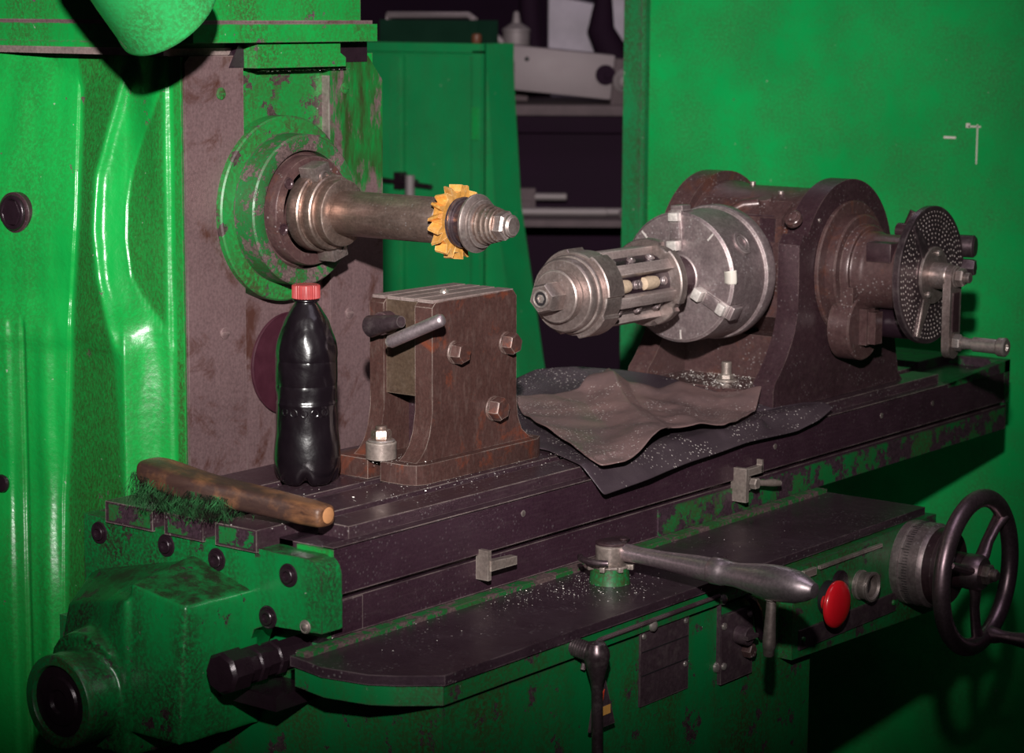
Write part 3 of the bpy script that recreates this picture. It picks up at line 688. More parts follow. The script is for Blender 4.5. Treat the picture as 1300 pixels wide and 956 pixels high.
# ------------------------------------------------------------------ dividing head
AX, AZ, AY = 1.152, 1.186, .16
dh = thing('dividing_head', 'heavy brown dividing head clamped on the table, with chuck, dotted index plate and crank', 'dividing head', (AX, AY, 1.0))
def cheek(R, xl=1.012):
    P = [(1.326, 1.0005), (1.313, 1.012), (1.300, 1.06), (1.288, 1.12)] + arcpts(AX, AZ, R, 0, 155, 26)
    P += [(xl + .012, 1.244), (xl, 1.230), (xl, 1.135), (xl - .008, 1.105), (xl - .026, 1.075), (xl - .044, 1.053), (xl - .058, 1.040), (xl - .062, 1.028), (xl - .062, 1.0005)]
    return P
b = B(); b.prism(cheek(.130), 1, .035, .070, .003, 3); ck = b.out('front_cheek', 'brown_dark', dh)
b = B(); b.prism(cheek(.132), 1, .250, .285, .003, 3); b.out('rear_cheek', 'brown', dh)
b = B(); b.box(.953, 1.325, .06, .26, 1.0005, 1.026, .003); b.box(1.05, 1.30, .066, .254, 1.02, 1.09, .004); b.out('base', 'brown', dh)
b = B(); b.lathe([(.112, -.255), (.118, -.250), (.118, -.235), (.113, -.215), (.113, -.105), (.118, -.085), (.118, -.06)], (AX, 0, AZ), YM, 72)
b.prism([(1.045, 1.262), (1.075, 1.285), (1.09, 1.09), (1.04, 1.12)], 1, .085, .236, .004)
drum = b.out('drum', 'brown', dh)
b = B(); b.cyl((1.075, .13, 1.277), (-.35, 0, 1), .0105, .012, 28); b.tube([(1.075, .14, 1.279), (1.06, .16, 1.277), (1.05, .175, 1.268)], [.009, .008, .006], 12)
b.out('clamp_screw', 'brown', drum)
b = B(); b.box(1.047, 1.058, .10, .20, 1.262, 1.266, .001); b.box(1.042, 1.050, .095, .12, 1.228, 1.262, .002); b.out('housing_flange', 'brown_dark', drum)
for x, y, z in ((1.115, .13, 1.290), (1.2, .08, 1.294), (1.15, .2, 1.2985)):
    b = B(); b.cyl((x, y, z - .002), ZP, .0045, .008, 16); b.out('oil_plug', 'steel', drum)
# screw on the cheek chamfer
b = B(); b.cyl((1.026, .052, 1.262), (-.75, 0, .65), .0125, .010, 28); b.lathe([(.009, 0), (.0085, .004), (.004, .006)], (1.020, .052, 1.268), (-.75, 0, .65), 24); b.out('cheek_screw', 'brown', ck)
for xx, zz in ((1.065, 1.262),):
    b = B(); b.lathe([(.003, 0), (.0025, .0015), (0, .002)], (xx, .035, zz), YM, 12); b.out('oil_nipple', 'steel', ck)
# spindle neck and chuck
b = B(); b.lathe([(.075, .0), (.072, .02), (.070, .05), (.085, .075), (.085, .12)], (1.000, AY, AZ), (1, 0, 0), 56); b.out('spindle_neck', 'brown_dark', drum)
CX = .8915
b = B(); b.lathe([(.088, 0), (.092, .0035), (.0925, .079), (.0905, .0815), (.0905, .0855), (.095, .087), (.0965, .090), (.0965, .104), (.092, .112), (.078, .114), (.078, .125)], (CX, AY, AZ), (1, 0, 0), 96)
b.lathe([(.03, -.0015), (.033, 0), (.034, .002)], (CX, AY, AZ), (1, 0, 0), 40)
chuck = b.out('chuck', 'chuck', dh)
for aa in (93, -27, 213):
    a = math.radians(aa)   # radial direction in the disc: y component seen to the right is -y
    mx = Matrix.Translation((CX, AY, AZ)) @ Matrix.Rotation(-a + PI / 2, 4, 'X') if False else Matrix.Translation((CX, AY, AZ)) @ Matrix(((1, 0, 0, 0), (0, -math.cos(a), math.sin(a), 0), (0, math.sin(a), math.cos(a), 0), (0, 0, 0, 1))) 
    # local: x = along the spindle, y = radial outwards, z = sideways
    b = B()
    b.box(-.0012, .030, .036, .094, -.010, .010, .001, mx=mx)
    b.mi = 1; b.box(-.015, 0, .038, .052, -.0080, .0080, .0015, mx=mx); b.mi = 0
    b.box(-.005, 0, .054, .078, -.0088, .0088, .0012, mx=mx)
    b.mi = 1; b.box(-.009, .004, .079, .091, -.0078, .0078, .0015, mx=mx); b.mi = 0
    b.box(.002, .024, .090, .101, -.0100, .0100, .0015, mx=mx)
    b.out('chuck_jaw', ['chuck', 'jaw'], chuck)
for aa in (33,):
    a = math.radians(aa); d = Vector((0, -math.cos(a), math.sin(a))); o = Vector((CX + .044, AY, AZ)) + d * .0905
    b = B(); b.lathe([(.0175, 0), (.0175, .0035), (.0155, .0045), (.012, .004), (.0105, .0005), (.0105, .0035), (.0075, .0035), (.0075, -.003), (.002, -.004)], o, d, 36); b.out('key_socket', 'chuck', chuck)
M['tape'] = plain('white tape', (.62, .56, .50), .7, nz=.12)
a = math.radians(3); b = B()
t = bmesh.new(); rows = []
for k in range(9):
    aa = math.radians(-2 + k * 1.5)
    rows.append([t.verts.new((x, AY - r * math.cos(aa), AZ + r * math.sin(aa))) for x, r in ((CX - .0012, .079), (CX - .0012, .0895), (CX + .0045, .0935), (CX + .010, .0935))])
for A_, C_ in zip(rows, rows[1:]):
    for i in range(3): t.faces.new((A_[i], A_[i + 1], C_[i + 1], C_[i]))
b.add(t); tp = b.out('tape_square', 'tape', chuck); md = tp.modifiers.new('s', 'SOLIDIFY'); md.thickness = .0006
tag(tp, 'white square of tape')
# small grooves (bright scores) on the chuck face
for aa in (135, -85, 48):
    b = B(); a = math.radians(aa); mx = Matrix.Translation((CX, AY, AZ)) @ Matrix(((1, 0, 0, 0), (0, -math.cos(a), math.sin(a), 0), (0, math.sin(a), math.cos(a), 0), (0, 0, 0, 1)))
    b.box(-.0006, .002, .074, .087, -.0012, .0012, 0, mx=mx)
    b.out('index_mark', 'jaw', chuck)
# base clamp bolt
b = B(); b.cyl((1.00, .145, 1.026), ZP, .015, .004, 28); b.hexn((1.00, .145, 1.030), ZP, .018, .007); b.cyl((1.00, .145, 1.037), ZP, .0075, .018, 20); b.out('clamp_bolt', 'dogbright', dh)
# trunnion flange, worm housing
def dl_(prof, name, m, seg=64, par=dh):
    b = B(); b.lathe([(r, -y) for r, y in prof], (AX, 0, AZ), YM, seg); return b.out(name, m, par)
fl = dl_([(.097, .036), (.099, .034), (.099, .030), (.0975, .0285), (.088, .0285)], 'flange_ring', 'brown', 80)
wh = dl_([(.079, .035), (.080, .033), (.080, .014), (.078, .012), (.066, .012), (.0655, .010), (.0655, .002), (.064, .0), (.058, .0), (.0565, -.003), (.0565, -.012), (.055, -.016), (.0535, -.02), (.0535, -.078), (.050, -.080)], 'worm_housing', 'brown')
b = B(); b.box(AX - .045, AX - .005, -.062, -.022, AZ + .012, AZ + .040, .002, mx=Matrix.Translation((-.008, 0, .006))); b.out('housing_pad', 'brown_dark', wh)
b = B(); b.lathe([(.0455, 0), (.048, .002), (.048, .034), (.046, .036)], (AX - .028, .026, AZ - .080), YM, 56); b.box(AX - .062, AX + .01, -.008, .02, AZ - .07, AZ - .02, .004); lug = b.out('eccentric_lug', 'brown', wh)
b = B(); b.box(AX - .044, AX - .022, -.022, -.009, AZ - .104, AZ - .052, .003); b.box(AX - .040, AX - .020, -.034, -.022, AZ - .102, AZ - .056, .002); b.out('clamp_block', 'brown', lug)
b = B(); b.cyl((AX + .004, -.020, AZ - .075), YM, .021, .06, 32); b.out('lock_knob', 'oilblk', lug)
b = B(); b.cyl((AX + .045, -.02, AZ + .055), YM, .012, .03, 24); b.tube([(AX + .045, -.035, AZ + .06), (AX + .05, -.045, AZ + .083)], [.007, .009], 12); b.out('worm_lever', 'brown_dark', wh)
b = B(); b.cyl((AX + .075, -.035, AZ + .052), (.6, -1, 0), .008, .03, 20); b.out('plunger', 'steel', wh)
b = B(); b.cyl((AX + .105, -.055, AZ + .032), (.25, -1, 0), .0165, .055, 32, .003); b.hexn((AX + .100, -.085, AZ + .002), (.25, -1, 0), .024, .030); b.out('stop_pin', 'gun', wh)
# index plate with rings of holes
PY = -.0895
b = B(); b.lathe([(.0975, 0), (.0985, .001), (.0985, .0095), (.0975, .0105)], (AX, PY, AZ), YM, 96); ip = b.out('index_plate', 'gun', dh)
b = B()
for ri_, r_ in enumerate([.047 + k * .0062 for k in range(8)]):
    nh = 24 + ri_ * 6
    for k in range(nh):
        a = 2 * PI * k / nh + ri_ * .37
        b.lathe([(.0017, 0), (.0013, .0005), (.0004, .0001)], (AX + r_ * math.cos(a), PY - .0104, AZ + r_ * math.sin(a)), YM, 6)
tag(b.out('index_holes', 'steel', ip), kind='stuff')
b = B(); b.lathe([(.040, 0), (.041, .001), (.041, .004), (.040, .005)], (AX, PY - .0105, AZ), YM, 56); sc = b.out('sector_disc', 'steel', ip)
for aa in (75, 235, 330):
    b = B(); b.lathe([(.0045, 0), (.004, .003), (0, .004)], (AX + .032 * math.cos(math.radians(aa)), PY - .0155, AZ + .032 * math.sin(math.radians(aa))), YM, 16); b.out('screw', 'bright', sc)
for a0, l in ((-116, .094), (128, .094)):
    a = math.radians(a0); mx = Matrix.Translation((AX, PY - .0125, AZ)) @ Matrix.Rotation(-a, 4, 'Y')
    b = B(); b.prism([(.036, -.009), (.036, .009), (l, .0035), (l, -.0015)], 1, -.0015, .0015, .0004, mx=mx); b.out('sector_arm', 'steel' if a0 < 0 else 'gun', sc)
b = B(); b.lathe([(.019, 0), (.019, .022), (.018, .024)], (AX, PY - .0155, AZ), YM, 40); cbz = b.out('crank_boss', 'steel', dh)
CY = PY - .037
b = B(); aw = .0165
b.prism([(AX + aw * math.cos(math.radians(t_)), AZ + aw * math.sin(math.radians(t_))) for t_ in range(0, 181, 15)] + [(AX - .0165 + 0, AZ - .094)] + [(AX + aw * math.cos(math.radians(t_)), AZ - .1 + aw * math.sin(math.radians(t_))) for t_ in range(180, 361, 15)], 1, CY - .012, CY, .0015)
ca_ = b.out('crank_arm', 'steel', cbz)
b = B(); b.box(AX - .009, AX + .009, CY - .0135, CY - .011, AZ - .078, AZ - .022, .001); b.out('arm_groove', 'brown_dark', ca_)
b = B(); b.cyl((AX, CY - .012, AZ), YM, .0155, .003, 32); b.hexn((AX, CY - .015, AZ), YM, .023, .011, 0, .2); b.cyl((AX, CY - .026, AZ), YM, .0075, .008, 24); b.out('crank_nut', 'steel', ca_)
b = B(); b.hexn((AX, CY - .012, AZ - .093), YM, .021, .012, 0, .5); b.lathe([(.0075, .01), (.0095, .014), (.008, .022), (.008, .030)], (AX, CY - .012, AZ - .093), YM, 28)
b.lathe([(.0095, .030), (.0105, .031), (.0105, .067), (.0125, .068), (.0135, .070), (.0135, .079), (.0115, .081), (.005, .081), (.004, .078)], (AX, CY - .012, AZ - .093), YM, 32); b.out('crank_handle', 'bright', ca_)

# ------------------------------------------------------------------ slotted tool held in the chuck
wk = thing('slotted_tool', 'steel cage-shaped slotted tool with notched collars held in the three-jaw chuck', 'tool', (.74, AY, AZ))
def xl_(prof, name, m, seg=72, par=wk):
    b = B(); b.lathe([(r, x) for r, x in prof], (0, AY, AZ), (1, 0, 0), seg); return b.out(name, m, par)
def notched(R, ri, x0, x1, notches, name, m, n=144, depth=.006):
    b = B(); t = bmesh.new(); ring = []
    for x, rr in ((x0, ri), (x0, R - .0015), (x0 + .0015, R), (x1 - .0015, R), (x1, R - .0015), (x1, ri)):
        row = []
        for k in range(n):
            a = 2 * PI * k / n; dg = math.degrees(a)
            nt_ = any(abs((dg - c_ + 180) % 360 - 180) < w_ for c_, w_ in notches)
            r_ = rr - depth if (nt_ and rr > ri + .002) else rr
            row.append(t.verts.new((x, AY - r_ * math.cos(a), AZ + r_ * math.sin(a))))
        ring.append(row)
    for i in range(len(ring)):
        A_, C_ = ring[i], ring[(i + 1) % len(ring)]
        for k in range(n): t.faces.new((A_[k], A_[(k + 1) % n], C_[(k + 1) % n], C_[k]))
    b.add(t); return b.out(name, m, wk, 25)
xl_([(.0335, .6045), (.035, .606), (.035, .618), (.0335, .6195)], 'washer_disc', 'steel')
xl_([(.0465, .6195), (.0475, .6205), (.049, .6225), (.049, .634), (.051, .6345), (.052, .636), (.052, .643), (.051, .644)], 'stepped_flange', 'steel')
notched(.0595, .04, .6435, .680, [(80, 18), (-15, 14), (200, 16), (-95, 14)], 'front_collar', 'steel', depth=.004)
xl_([(.0415, .675), (.0415, .815)], 'core', 'oilblk')
for k in range(7):
    a = math.radians(87 + 360 / 7 * k)
    mx = Matrix.Translation((0, AY, AZ)) @ Matrix(((1, 0, 0, 0), (0, -math.cos(a), math.sin(a), 0), (0, math.sin(a), math.cos(a), 0), (0, 0, 0, 1)))
    b = B(); b.box(.678, .815, .040, .0515, -.0076, .0076, .001, mx=mx); b.out('bar', 'flat_steel', wk)
for k, gap in enumerate((61, 10, -41)):
    d = Vector((0, -math.cos(math.radians(gap)), math.sin(math.radians(gap))))
    if gap == 10:
        for x, l in ((.687, .026), (.744, .034)):
            b = B(); b.lathe([(.004, 0), (.0085, .003), (.0095, l / 2), (.0085, l - .003), (.004, l)], Vector((x, AY, AZ)) + d * .042, (1, 0, 0), 20); b.out('cord_plug', 'cotton', wk)
    for x in ((.726, .733, .792) if gap == 10 else (.70, .745, .79)):
        b = B(); b.cyl(Vector((x + .002, AY, AZ)) + d * .040, d, .0062, .006, 16); b.lathe([(.0035, 0), (.003, .001), (.001, .0012)], Vector((x + .002, AY, AZ)) + d * .046, d, 12); b.out('grub_screw', 'chuck', wk)
notched(.0605, .03, .812, .8275, [(60, 10), (-32, 5), (150, 12), (-75, 4), (235, 10)], 'rear_collar', 'steel', depth=.005)
xl_([(.048, .827), (.050, .828), (.050, .842), (.048, .844), (.031, .845), (.031, CX + .002)], 'shank', 'brown_dark')
b = B(); b.hexn((.606, AY, AZ), XM, .037, .031, 0, .25); b.lathe([(.0165, 0), (.0165, .004)], (.606, AY, AZ), XM, 24); b.out('hex_nut', 'steel', wk)
xl_([(.0135, .590), (.0135, .61)], 'stud', 'steel', 28)
b = B(); b.cyl((.5748, AY, AZ), XM, .0118, .0008, 28); b.out('stud_bore_shade', 'black', wk)  # black disc painted as the shade inside the stud
b = B(); b.torus((.5738, AY, AZ), XM, .0108, .0016, 28, 8); b.lathe([(.0062, 0), (.006, .001), (.0035, .0016), (.003, .0006)], (.5742, AY, AZ), XM, 6); b.out('stud_end', 'bright', wk)

# ------------------------------------------------------------------ bottle
bt = thing('plastic_bottle', 'black oily plastic drink bottle with a red ribbed cap standing on the table', 'bottle', (.1877, .2094, 1.0))
bx, by = .184, .2094
b = B()
prof = [(0, .006), (.020, .005), (.028, .000), (.034, .003), (.0380, .012), (.0398, .024), (.0398, .036), (.0385, .050), (.0366, .062), (.0358, .072), (.0357, .084), (.0362, .094), (.0370, .0965), (.0370, .0985), (.0355, .0995), (.0358, .112), (.0362, .1175), (.0350, .119), (.0363, .121), (.0366, .140), (.0365, .147), (.0356, .148), (.0364, .150), (.0362, .160), (.0343, .171), (.0316, .179), (.0290, .186), (.0286, .187), (.0264, .194), (.0232, .200), (.0227, .2005), (.0190, .2065), (.0155, .212), (.0130, .2155), (.0130, .217), (.0158, .2175), (.0158, .2192), (.0128, .220), (.0126, .228), (0, .228)]
t = bmesh.new(); sgs = 72; rings = []
for r_, z_ in prof:
    if r_ < 1e-6: rings.append([t.verts.new((bx, by, 1 + z_))]); continue
    row = []
    for k in range(sgs):
        a = 2 * PI * k / sgs; rr = r_
        if z_ < .022: rr *= 1 - .07 * max(0, math.cos(5 * (a - math.radians(218)))) * (1 - z_ / .022) ; zz = z_ + (.012 * max(0, math.cos(5 * (a - math.radians(218)))) ** 3 * (1 - z_ / .022) if r_ > .021 else 0)
        else: zz = z_
        if .07 < z_ < .2: rr += .0018 * mnoise.noise(Vector((math.cos(a) * 2.2, math.sin(a) * 2.2, z_ * 60))) + .0008 * mnoise.noise(Vector((math.cos(a) * 6, math.sin(a) * 6, z_ * 140)))
        row.append(t.verts.new((bx + rr * math.cos(a), by + rr * math.sin(a), 1 + zz)))
    rings.append(row)
for A_, C_ in zip(rings, rings[1:]):
    for i in range(sgs):
        j = (i + 1) % sgs
        if len(A_) == 1: t.faces.new((A_[0], C_[i], C_[j]))
        elif len(C_) == 1: t.faces.new((A_[i], A_[j], C_[0]))
        else: t.faces.new((A_[i], A_[j], C_[j], C_[i]))
b.add(t); bb = b.out('bottle_body', 'pet', bt, 60)
md = bb.modifiers.new('s', 'SUBSURF'); md.levels = 1; md.render_levels = 1
b = B()
for k in range(5):
    a = math.radians(218 + (k - 2) * 20); o = Vector((bx + .0358 * math.cos(a), by + .0358 * math.sin(a), 1.089)); b.torus(o, (math.cos(a), math.sin(a), 0), .0042, .0009, 20, 8)
b.out('grip_rings', 'pet', bb)
b = B(); t = bmesh.new(); n = 120; rows = []
for z_, f in ((.2205, 0), (.2212, 1), (.2345, 1), (.2362, .4), (.237, 0)):
    rows.append([t.verts.new((bx + r_ * math.cos(2 * PI * k / n), by + r_ * math.sin(2 * PI * k / n), 1 + z_)) for k in range(n) for r_ in [(.0158 + (.0009 * f if (k // 2) % 2 else 0)) * (1 if z_ < .2365 else .93)]])
for A_, C_ in zip(rows, rows[1:]):
    for k in range(n): t.faces.new((A_[k], A_[(k + 1) % n], C_[(k + 1) % n], C_[k]))
t.faces.new(rows[-1]); t.faces.new(rows[0][::-1]); b.add(t); tag(b.out('cap', 'red_cap', bt, 25), 'red ribbed screw cap')

# ------------------------------------------------------------------ bench brush
br = thing('bench_brush', 'wooden bench brush with green bristles lying across the left end of the table', 'brush', (.0, .17, 1.0))
cen = [((-.022, .262, 1.048), .0205, .0135), ((-.022, .256, 1.047), .0245, .016), ((-.022, .236, 1.044), .027, .0175), ((-.023, .205, 1.039), .027, .0175), ((-.022, .175, 1.035), .0255, .017), ((-.016, .145, 1.031), .0225, .0165), ((-.006, .115, 1.027), .021, .0160), ((.003, .08, 1.022), .0200, .0155), ((.010, .052, 1.018), .0185, .0152), ((.013, .026, 1.0162), .0165, .0145), ((.0132, .020, 1.0160), .0145, .0125)]
b = B(); t = bmesh.new(); rows = []
for (p, w, h) in cen:
    row = []
    for k in range(20):
        a = 2 * PI * k / 20; ca, sa = math.cos(a), math.sin(a); e = .62
        row.append(t.verts.new((p[0] + w * .95 * math.copysign(abs(ca) ** e, ca), p[1], p[2] - .001 - .028 * max(0, p[1] - .1) + .88 * h * math.copysign(abs(sa) ** e, sa))))
    rows.append(row)
for A_, C_ in zip(rows, rows[1:]):
    for k in range(20): t.faces.new((A_[k], A_[(k + 1) % 20], C_[(k + 1) % 20], C_[k]))
t.faces.new(rows[0]); t.faces.new(rows[-1][::-1]); b.add(t)
hd = b.out('handle', 'wood', br, 45); md = hd.modifiers.new('s', 'SUBSURF'); md.levels = 2; md.render_levels = 2
b = B(); b.lathe([(.009, 0), (.0075, .0006), (.001, .0008)], (.0135, .0198, 1.0165), YM, 20); b.out('handle_end', 'wood_end', br)
b = B(); rnd = random.Random(3)
for k in range(1500):
    u = rnd.random(); y = .125 + u * .14; x = -.024 + rnd.uniform(-.024, .022); zt = 1.028 + (y - .125) * .1
    sx = rnd.gauss(-.004, .007); sy = rnd.gauss(0, .010); curl = rnd.gauss(0, .006)
    zb = 1.0015 + abs(rnd.gauss(0, .004))
    p0 = Vector((x, y, zt)); p2 = Vector((x + sx, y + sy, zb)); p1 = (p0 + p2) / 2 + Vector((curl, rnd.gauss(0, .005), 0))
    t = bmesh.new(); d = Vector((.00055, .0004, 0)); d2 = Vector((0, .0006, 0)); vv = []
    for q, w in ((p0, 1), (p1, 1), (p2, .6)): vv.append([t.verts.new(q + d * w), t.verts.new(q - d * w + d2 * 0), t.verts.new(q + d2 * w)])
    for A_, C_ in zip(vv, vv[1:]):
        for i in range(3): t.faces.new((A_[i], A_[(i + 1) % 3], C_[(i + 1) % 3], C_[i]))
    for f in t.faces: f.material_index = 0
    me = bpy.data.meshes.new('t'); t.to_mesh(me); t.free(); b.bm.from_mesh(me); bpy.data.meshes.remove(me)
tag(b.out('bristles', 'bristle', br), kind='stuff')

# ------------------------------------------------------------------ sheets lying on the table
def sheet(name, m, label, edges, zf, nu, nv, thick=.002):
    """edges: bottom, top (left to right), left, right (front to back) polylines in x,y -> Coons patch; zf gives height"""
    def at(P, s):
        Ls = [0]
        for a_, c_ in zip(P, P[1:]): Ls.append(Ls[-1] + math.dist(a_, c_))
        d = s * Ls[-1]
        for i in range(len(P) - 1):
            if d <= Ls[i + 1] + 1e-9:
                q = (d - Ls[i]) / (Ls[i + 1] - Ls[i]); return [P[i][k] * (1 - q) + P[i + 1][k] * q for k in range(len(P[0]))]
        return list(P[-1])
    Bt, Tp, Lf, Rt = edges; t = bmesh.new(); g = []
    for j in range(nv + 1):
        v = j / nv; row = []
        for i in range(nu + 1):
            u = i / nu
            c = []
            for k in range(3):
                c.append((1 - v) * at(Bt, u)[k] + v * at(Tp, u)[k] + (1 - u) * at(Lf, v)[k] + u * at(Rt, v)[k]
                         - ((1 - u) * (1 - v) * Bt[0][k] + u * (1 - v) * Bt[-1][k] + (1 - u) * v * Tp[0][k] + u * v * Tp[-1][k]))
            row.append(t.verts.new((c[0], c[1], zf(c[0], c[1], c[2], u, v))))
        g.append(row)
    for j in range(nv):
        for i in range(nu): t.faces.new((g[j][i], g[j][i + 1], g[j + 1][i + 1], g[j + 1][i]))
    b = B(); b.add(t); o = b.out(name, m, None, 180)
    if o.data.polygons[0].normal.z < 0: o.data.flip_normals()
    md = o.modifiers.new('s', 'SOLIDIFY'); md.thickness = thick; md.offset = 0
    md = o.modifiers.new('b', 'SUBSURF'); md.levels = 1; md.render_levels = 1
    return o
def zlow(x, y, z, u, v):
    w = .002 * mnoise.noise(Vector((x * 9, y * 9, 1)))
    return max(z + w, 1.0035) if y > .003 else z + w * .6
lowm = sheet('rubber_sheet', 'rubber', '', (
    [(.468, -.020, .968), (.56, -.026, .975), (.66, -.020, .980), (.80, -.018, .985), (.93, -.018, .982), (.985, -.020, .990), (1.035, -.014, 1.001)],
    [(.60, .335, 1.022), (.74, .36, 1.028), (.84, .37, 1.040), (.88, .33, 1.044), (.92, .28, 1.040), (.94, .22, 1.034)],
    [(.468, -.020, .968), (.455, .005, 1.004), (.51, .10, 1.004), (.515, .2, 1.004), (.56, .29, 1.008), (.60, .335, 1.022)],
    [(1.035, -.014, 1.001), (1.045, .010, 1.006), (1.02, .028, 1.006), (.945, .031, 1.006), (.942, .12, 1.02), (.94, .22, 1.034)]), zlow, 70, 50, .0022)
tag(lowm, 'large black rubber sheet drooping over the table edge, under the wrinkled brown one', 'rubber sheet')
from mathutils.bvhtree import BVHTree
low_tree = BVHTree.FromPolygons([v.co.copy() for v in lowm.data.vertices], [tuple(p.vertices) for p in lowm.data.polygons])
def zup(x, y, z, u, v):
    w = .0050 * mnoise.noise(Vector((x * 11, y * 11, 5))) + .0040 * mnoise.noise(Vector((x * 24, y * 22, 9)))
    r = .012 * math.exp(-((x - .86 + (y - .2) * .5) / .035) ** 2) * sstep(.12, .26, y) + .009 * math.exp(-((x - .72 - (y) * .6) / .03) ** 2) * sstep(.2, .0, y)
    r += .010 * math.exp(-((x - .60 - (y) * .5) / .03) ** 2) * sstep(.12, -.02, y)
    hit = low_tree.ray_cast(Vector((x, y, 1.3)), Vector((0, 0, -1)))[0]
    return max(z + w + r, 1.0115 if y > .0 else z + w, hit.z + .0042 if hit else 0)
upm = sheet('leatherette_sheet', 'leather', '', (
    [(.470, .004, 1.012), (.462, -.020, 1.010), (.50, -.028, 1.010), (.585, -.016, 1.018), (.625, -.006, 1.026), (.66, .012, 1.020), (.70, .004, 1.014), (.755, -.010, 1.012), (.80, -.002, 1.014)],
    [(.685, .290, 1.026), (.77, .275, 1.026), (.80, .262, 1.024), (.885, .272, 1.046), (.875, .235, 1.026), (.885, .185, 1.020), (.925, .175, 1.034), (.93, .12, 1.022), (.938, .075, 1.026), (.944, .05, 1.034)],
    [(.470, .004, 1.012), (.52, .07, 1.014), (.58, .16, 1.018), (.64, .24, 1.022), (.685, .290, 1.026)],
    [(.80, -.002, 1.014), (.88, .020, 1.014), (.944, .05, 1.034)]), zup, 80, 50, .002)
tag(upm, 'wrinkled brown leatherette sheet dusted with swarf, lying on the black rubber sheet', 'sheet')

# ------------------------------------------------------------------ lamp shade at the top edge
lm = thing('machine_lamp', 'green enamel machine lamp shade hanging at the top edge, before the column', 'lamp', (.01, .30, 1.55))
la = Vector((.72, 0, -.694)).normalized(); cenr = Vector((.043, .285, 1.549))
b = B()
ro_ = [(.020, -.21), (.030, -.205), (.046, -.185), (.060, -.15), (.067, -.11), (.072, -.06), (.0745, -.015), (.0765, -.004), (.0765, 0), (.0745, .001), (.0725, -.004), (.070, -.06), (.065, -.11), (.057, -.15), (.03, -.195), (.01, -.20)]
b.lathe([(r_ * .83, a_) for r_, a_ in ro_], cenr, la, 72); M['lampg'] = green_paint('lamp enamel', (.012, .20, .05), dirt=.6, chips=.65, grain=.05, rough=.17, edgew=.9, chipc=(.3, .27, .22), streak=0)
shd = b.out('lamp_shade', 'lampg', lm, 60)
b = B(); b.lathe([(.018, 0), (.02, .004), (.02, .05), (.016, .055)], cenr - la * .205, -la, 32); b.out('lamp_socket', 'oilblk', lm)
b = B(); b.tube([cenr - la * .255, cenr - la * .30, cenr - la * .32 + Vector((.02, .02, .05)), (-.08, .42, 1.85), (.08, .55, 1.82), (.20, .62, 1.70)], .009, 12); b.out('lamp_arm', 'oilblk', lm)
b = B(); bp_ = cenr - la * .115; b.lathe([(0, .055), (.012, .052), (.022, .035), (.024, .02), (.018, 0), (.012, -.03), (.011, -.085)], bp_, la, 24); M['bulb'] = plain('unlit bulb glass', (.5, .48, .42), .15); b.out('bulb', 'bulb', lm)

# ------------------------------------------------------------------ background
cabr = thing('metal_cabinet', 'tall bright green steel cabinet behind the dividing head, filling the right side', 'cabinet', (2.2, .3, 0))
b = B(); b.box(1.956, 2.5, -.75, .985, .0, 2.3, .004); b.out('body', 'cab', cabr)
b = B(); b.box(1.935, 1.958, -.75, .930, .05, 2.25, .004); drr = b.out('door', 'cab', cabr)
b = B(); b.box(1.928, 1.958, .936, .987, .0, 2.3, .004); b.box(1.924, 1.93, .945, .950, 0, 2.3, .002); b.out('door_frame', 'cab_strip', cabr)
b = B()
for yy, zz, ww, hh in ((.232, 1.356, .012, .0015), (.2265, 1.325, .0012, .035), (.245, 1.3575, .004, .004), (.28, 1.335, .012, .002)):
    b.box(1.9345, 1.9352, yy - ww, yy + ww, zz - hh, zz + hh, 0)
b.out('paint_scratch', 'tape', drr)

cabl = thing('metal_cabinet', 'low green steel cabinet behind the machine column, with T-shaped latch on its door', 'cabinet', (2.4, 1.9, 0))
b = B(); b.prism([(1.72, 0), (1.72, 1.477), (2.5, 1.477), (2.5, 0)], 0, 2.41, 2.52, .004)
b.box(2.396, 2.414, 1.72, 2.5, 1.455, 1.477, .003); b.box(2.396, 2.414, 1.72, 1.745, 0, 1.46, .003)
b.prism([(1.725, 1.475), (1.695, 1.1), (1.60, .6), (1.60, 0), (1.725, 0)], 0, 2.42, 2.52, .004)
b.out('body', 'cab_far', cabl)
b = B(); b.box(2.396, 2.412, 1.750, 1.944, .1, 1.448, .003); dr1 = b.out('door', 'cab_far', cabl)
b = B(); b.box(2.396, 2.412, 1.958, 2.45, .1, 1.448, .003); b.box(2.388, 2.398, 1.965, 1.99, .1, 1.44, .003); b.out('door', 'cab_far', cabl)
b = B(); b.tube([(2.375, 2.05, 1.152), (2.375, 1.852, 1.140)], .006, 12); b.tube([(2.396, 1.915, 1.146), (2.37, 1.915, 1.146)], .008, 12); b.out('latch', 'oilblk', dr1)
b = B(); b.tube([(2.368, 1.912, 1.165), (2.368, 1.912, 1.085)], .012, 12); b.out('latch_handle', 'tin_far', dr1)
b = B(); b.box(2.37, 2.396, 1.945, 1.965, 1.13, 1.17, .003); b.out('latch_plate', 'oilblk', dr1)
b = B(); b.box(2.39, 2.397, 1.725, 1.742, 1.255, 1.33, .002); b.out('hinge', 'cab', dr1)

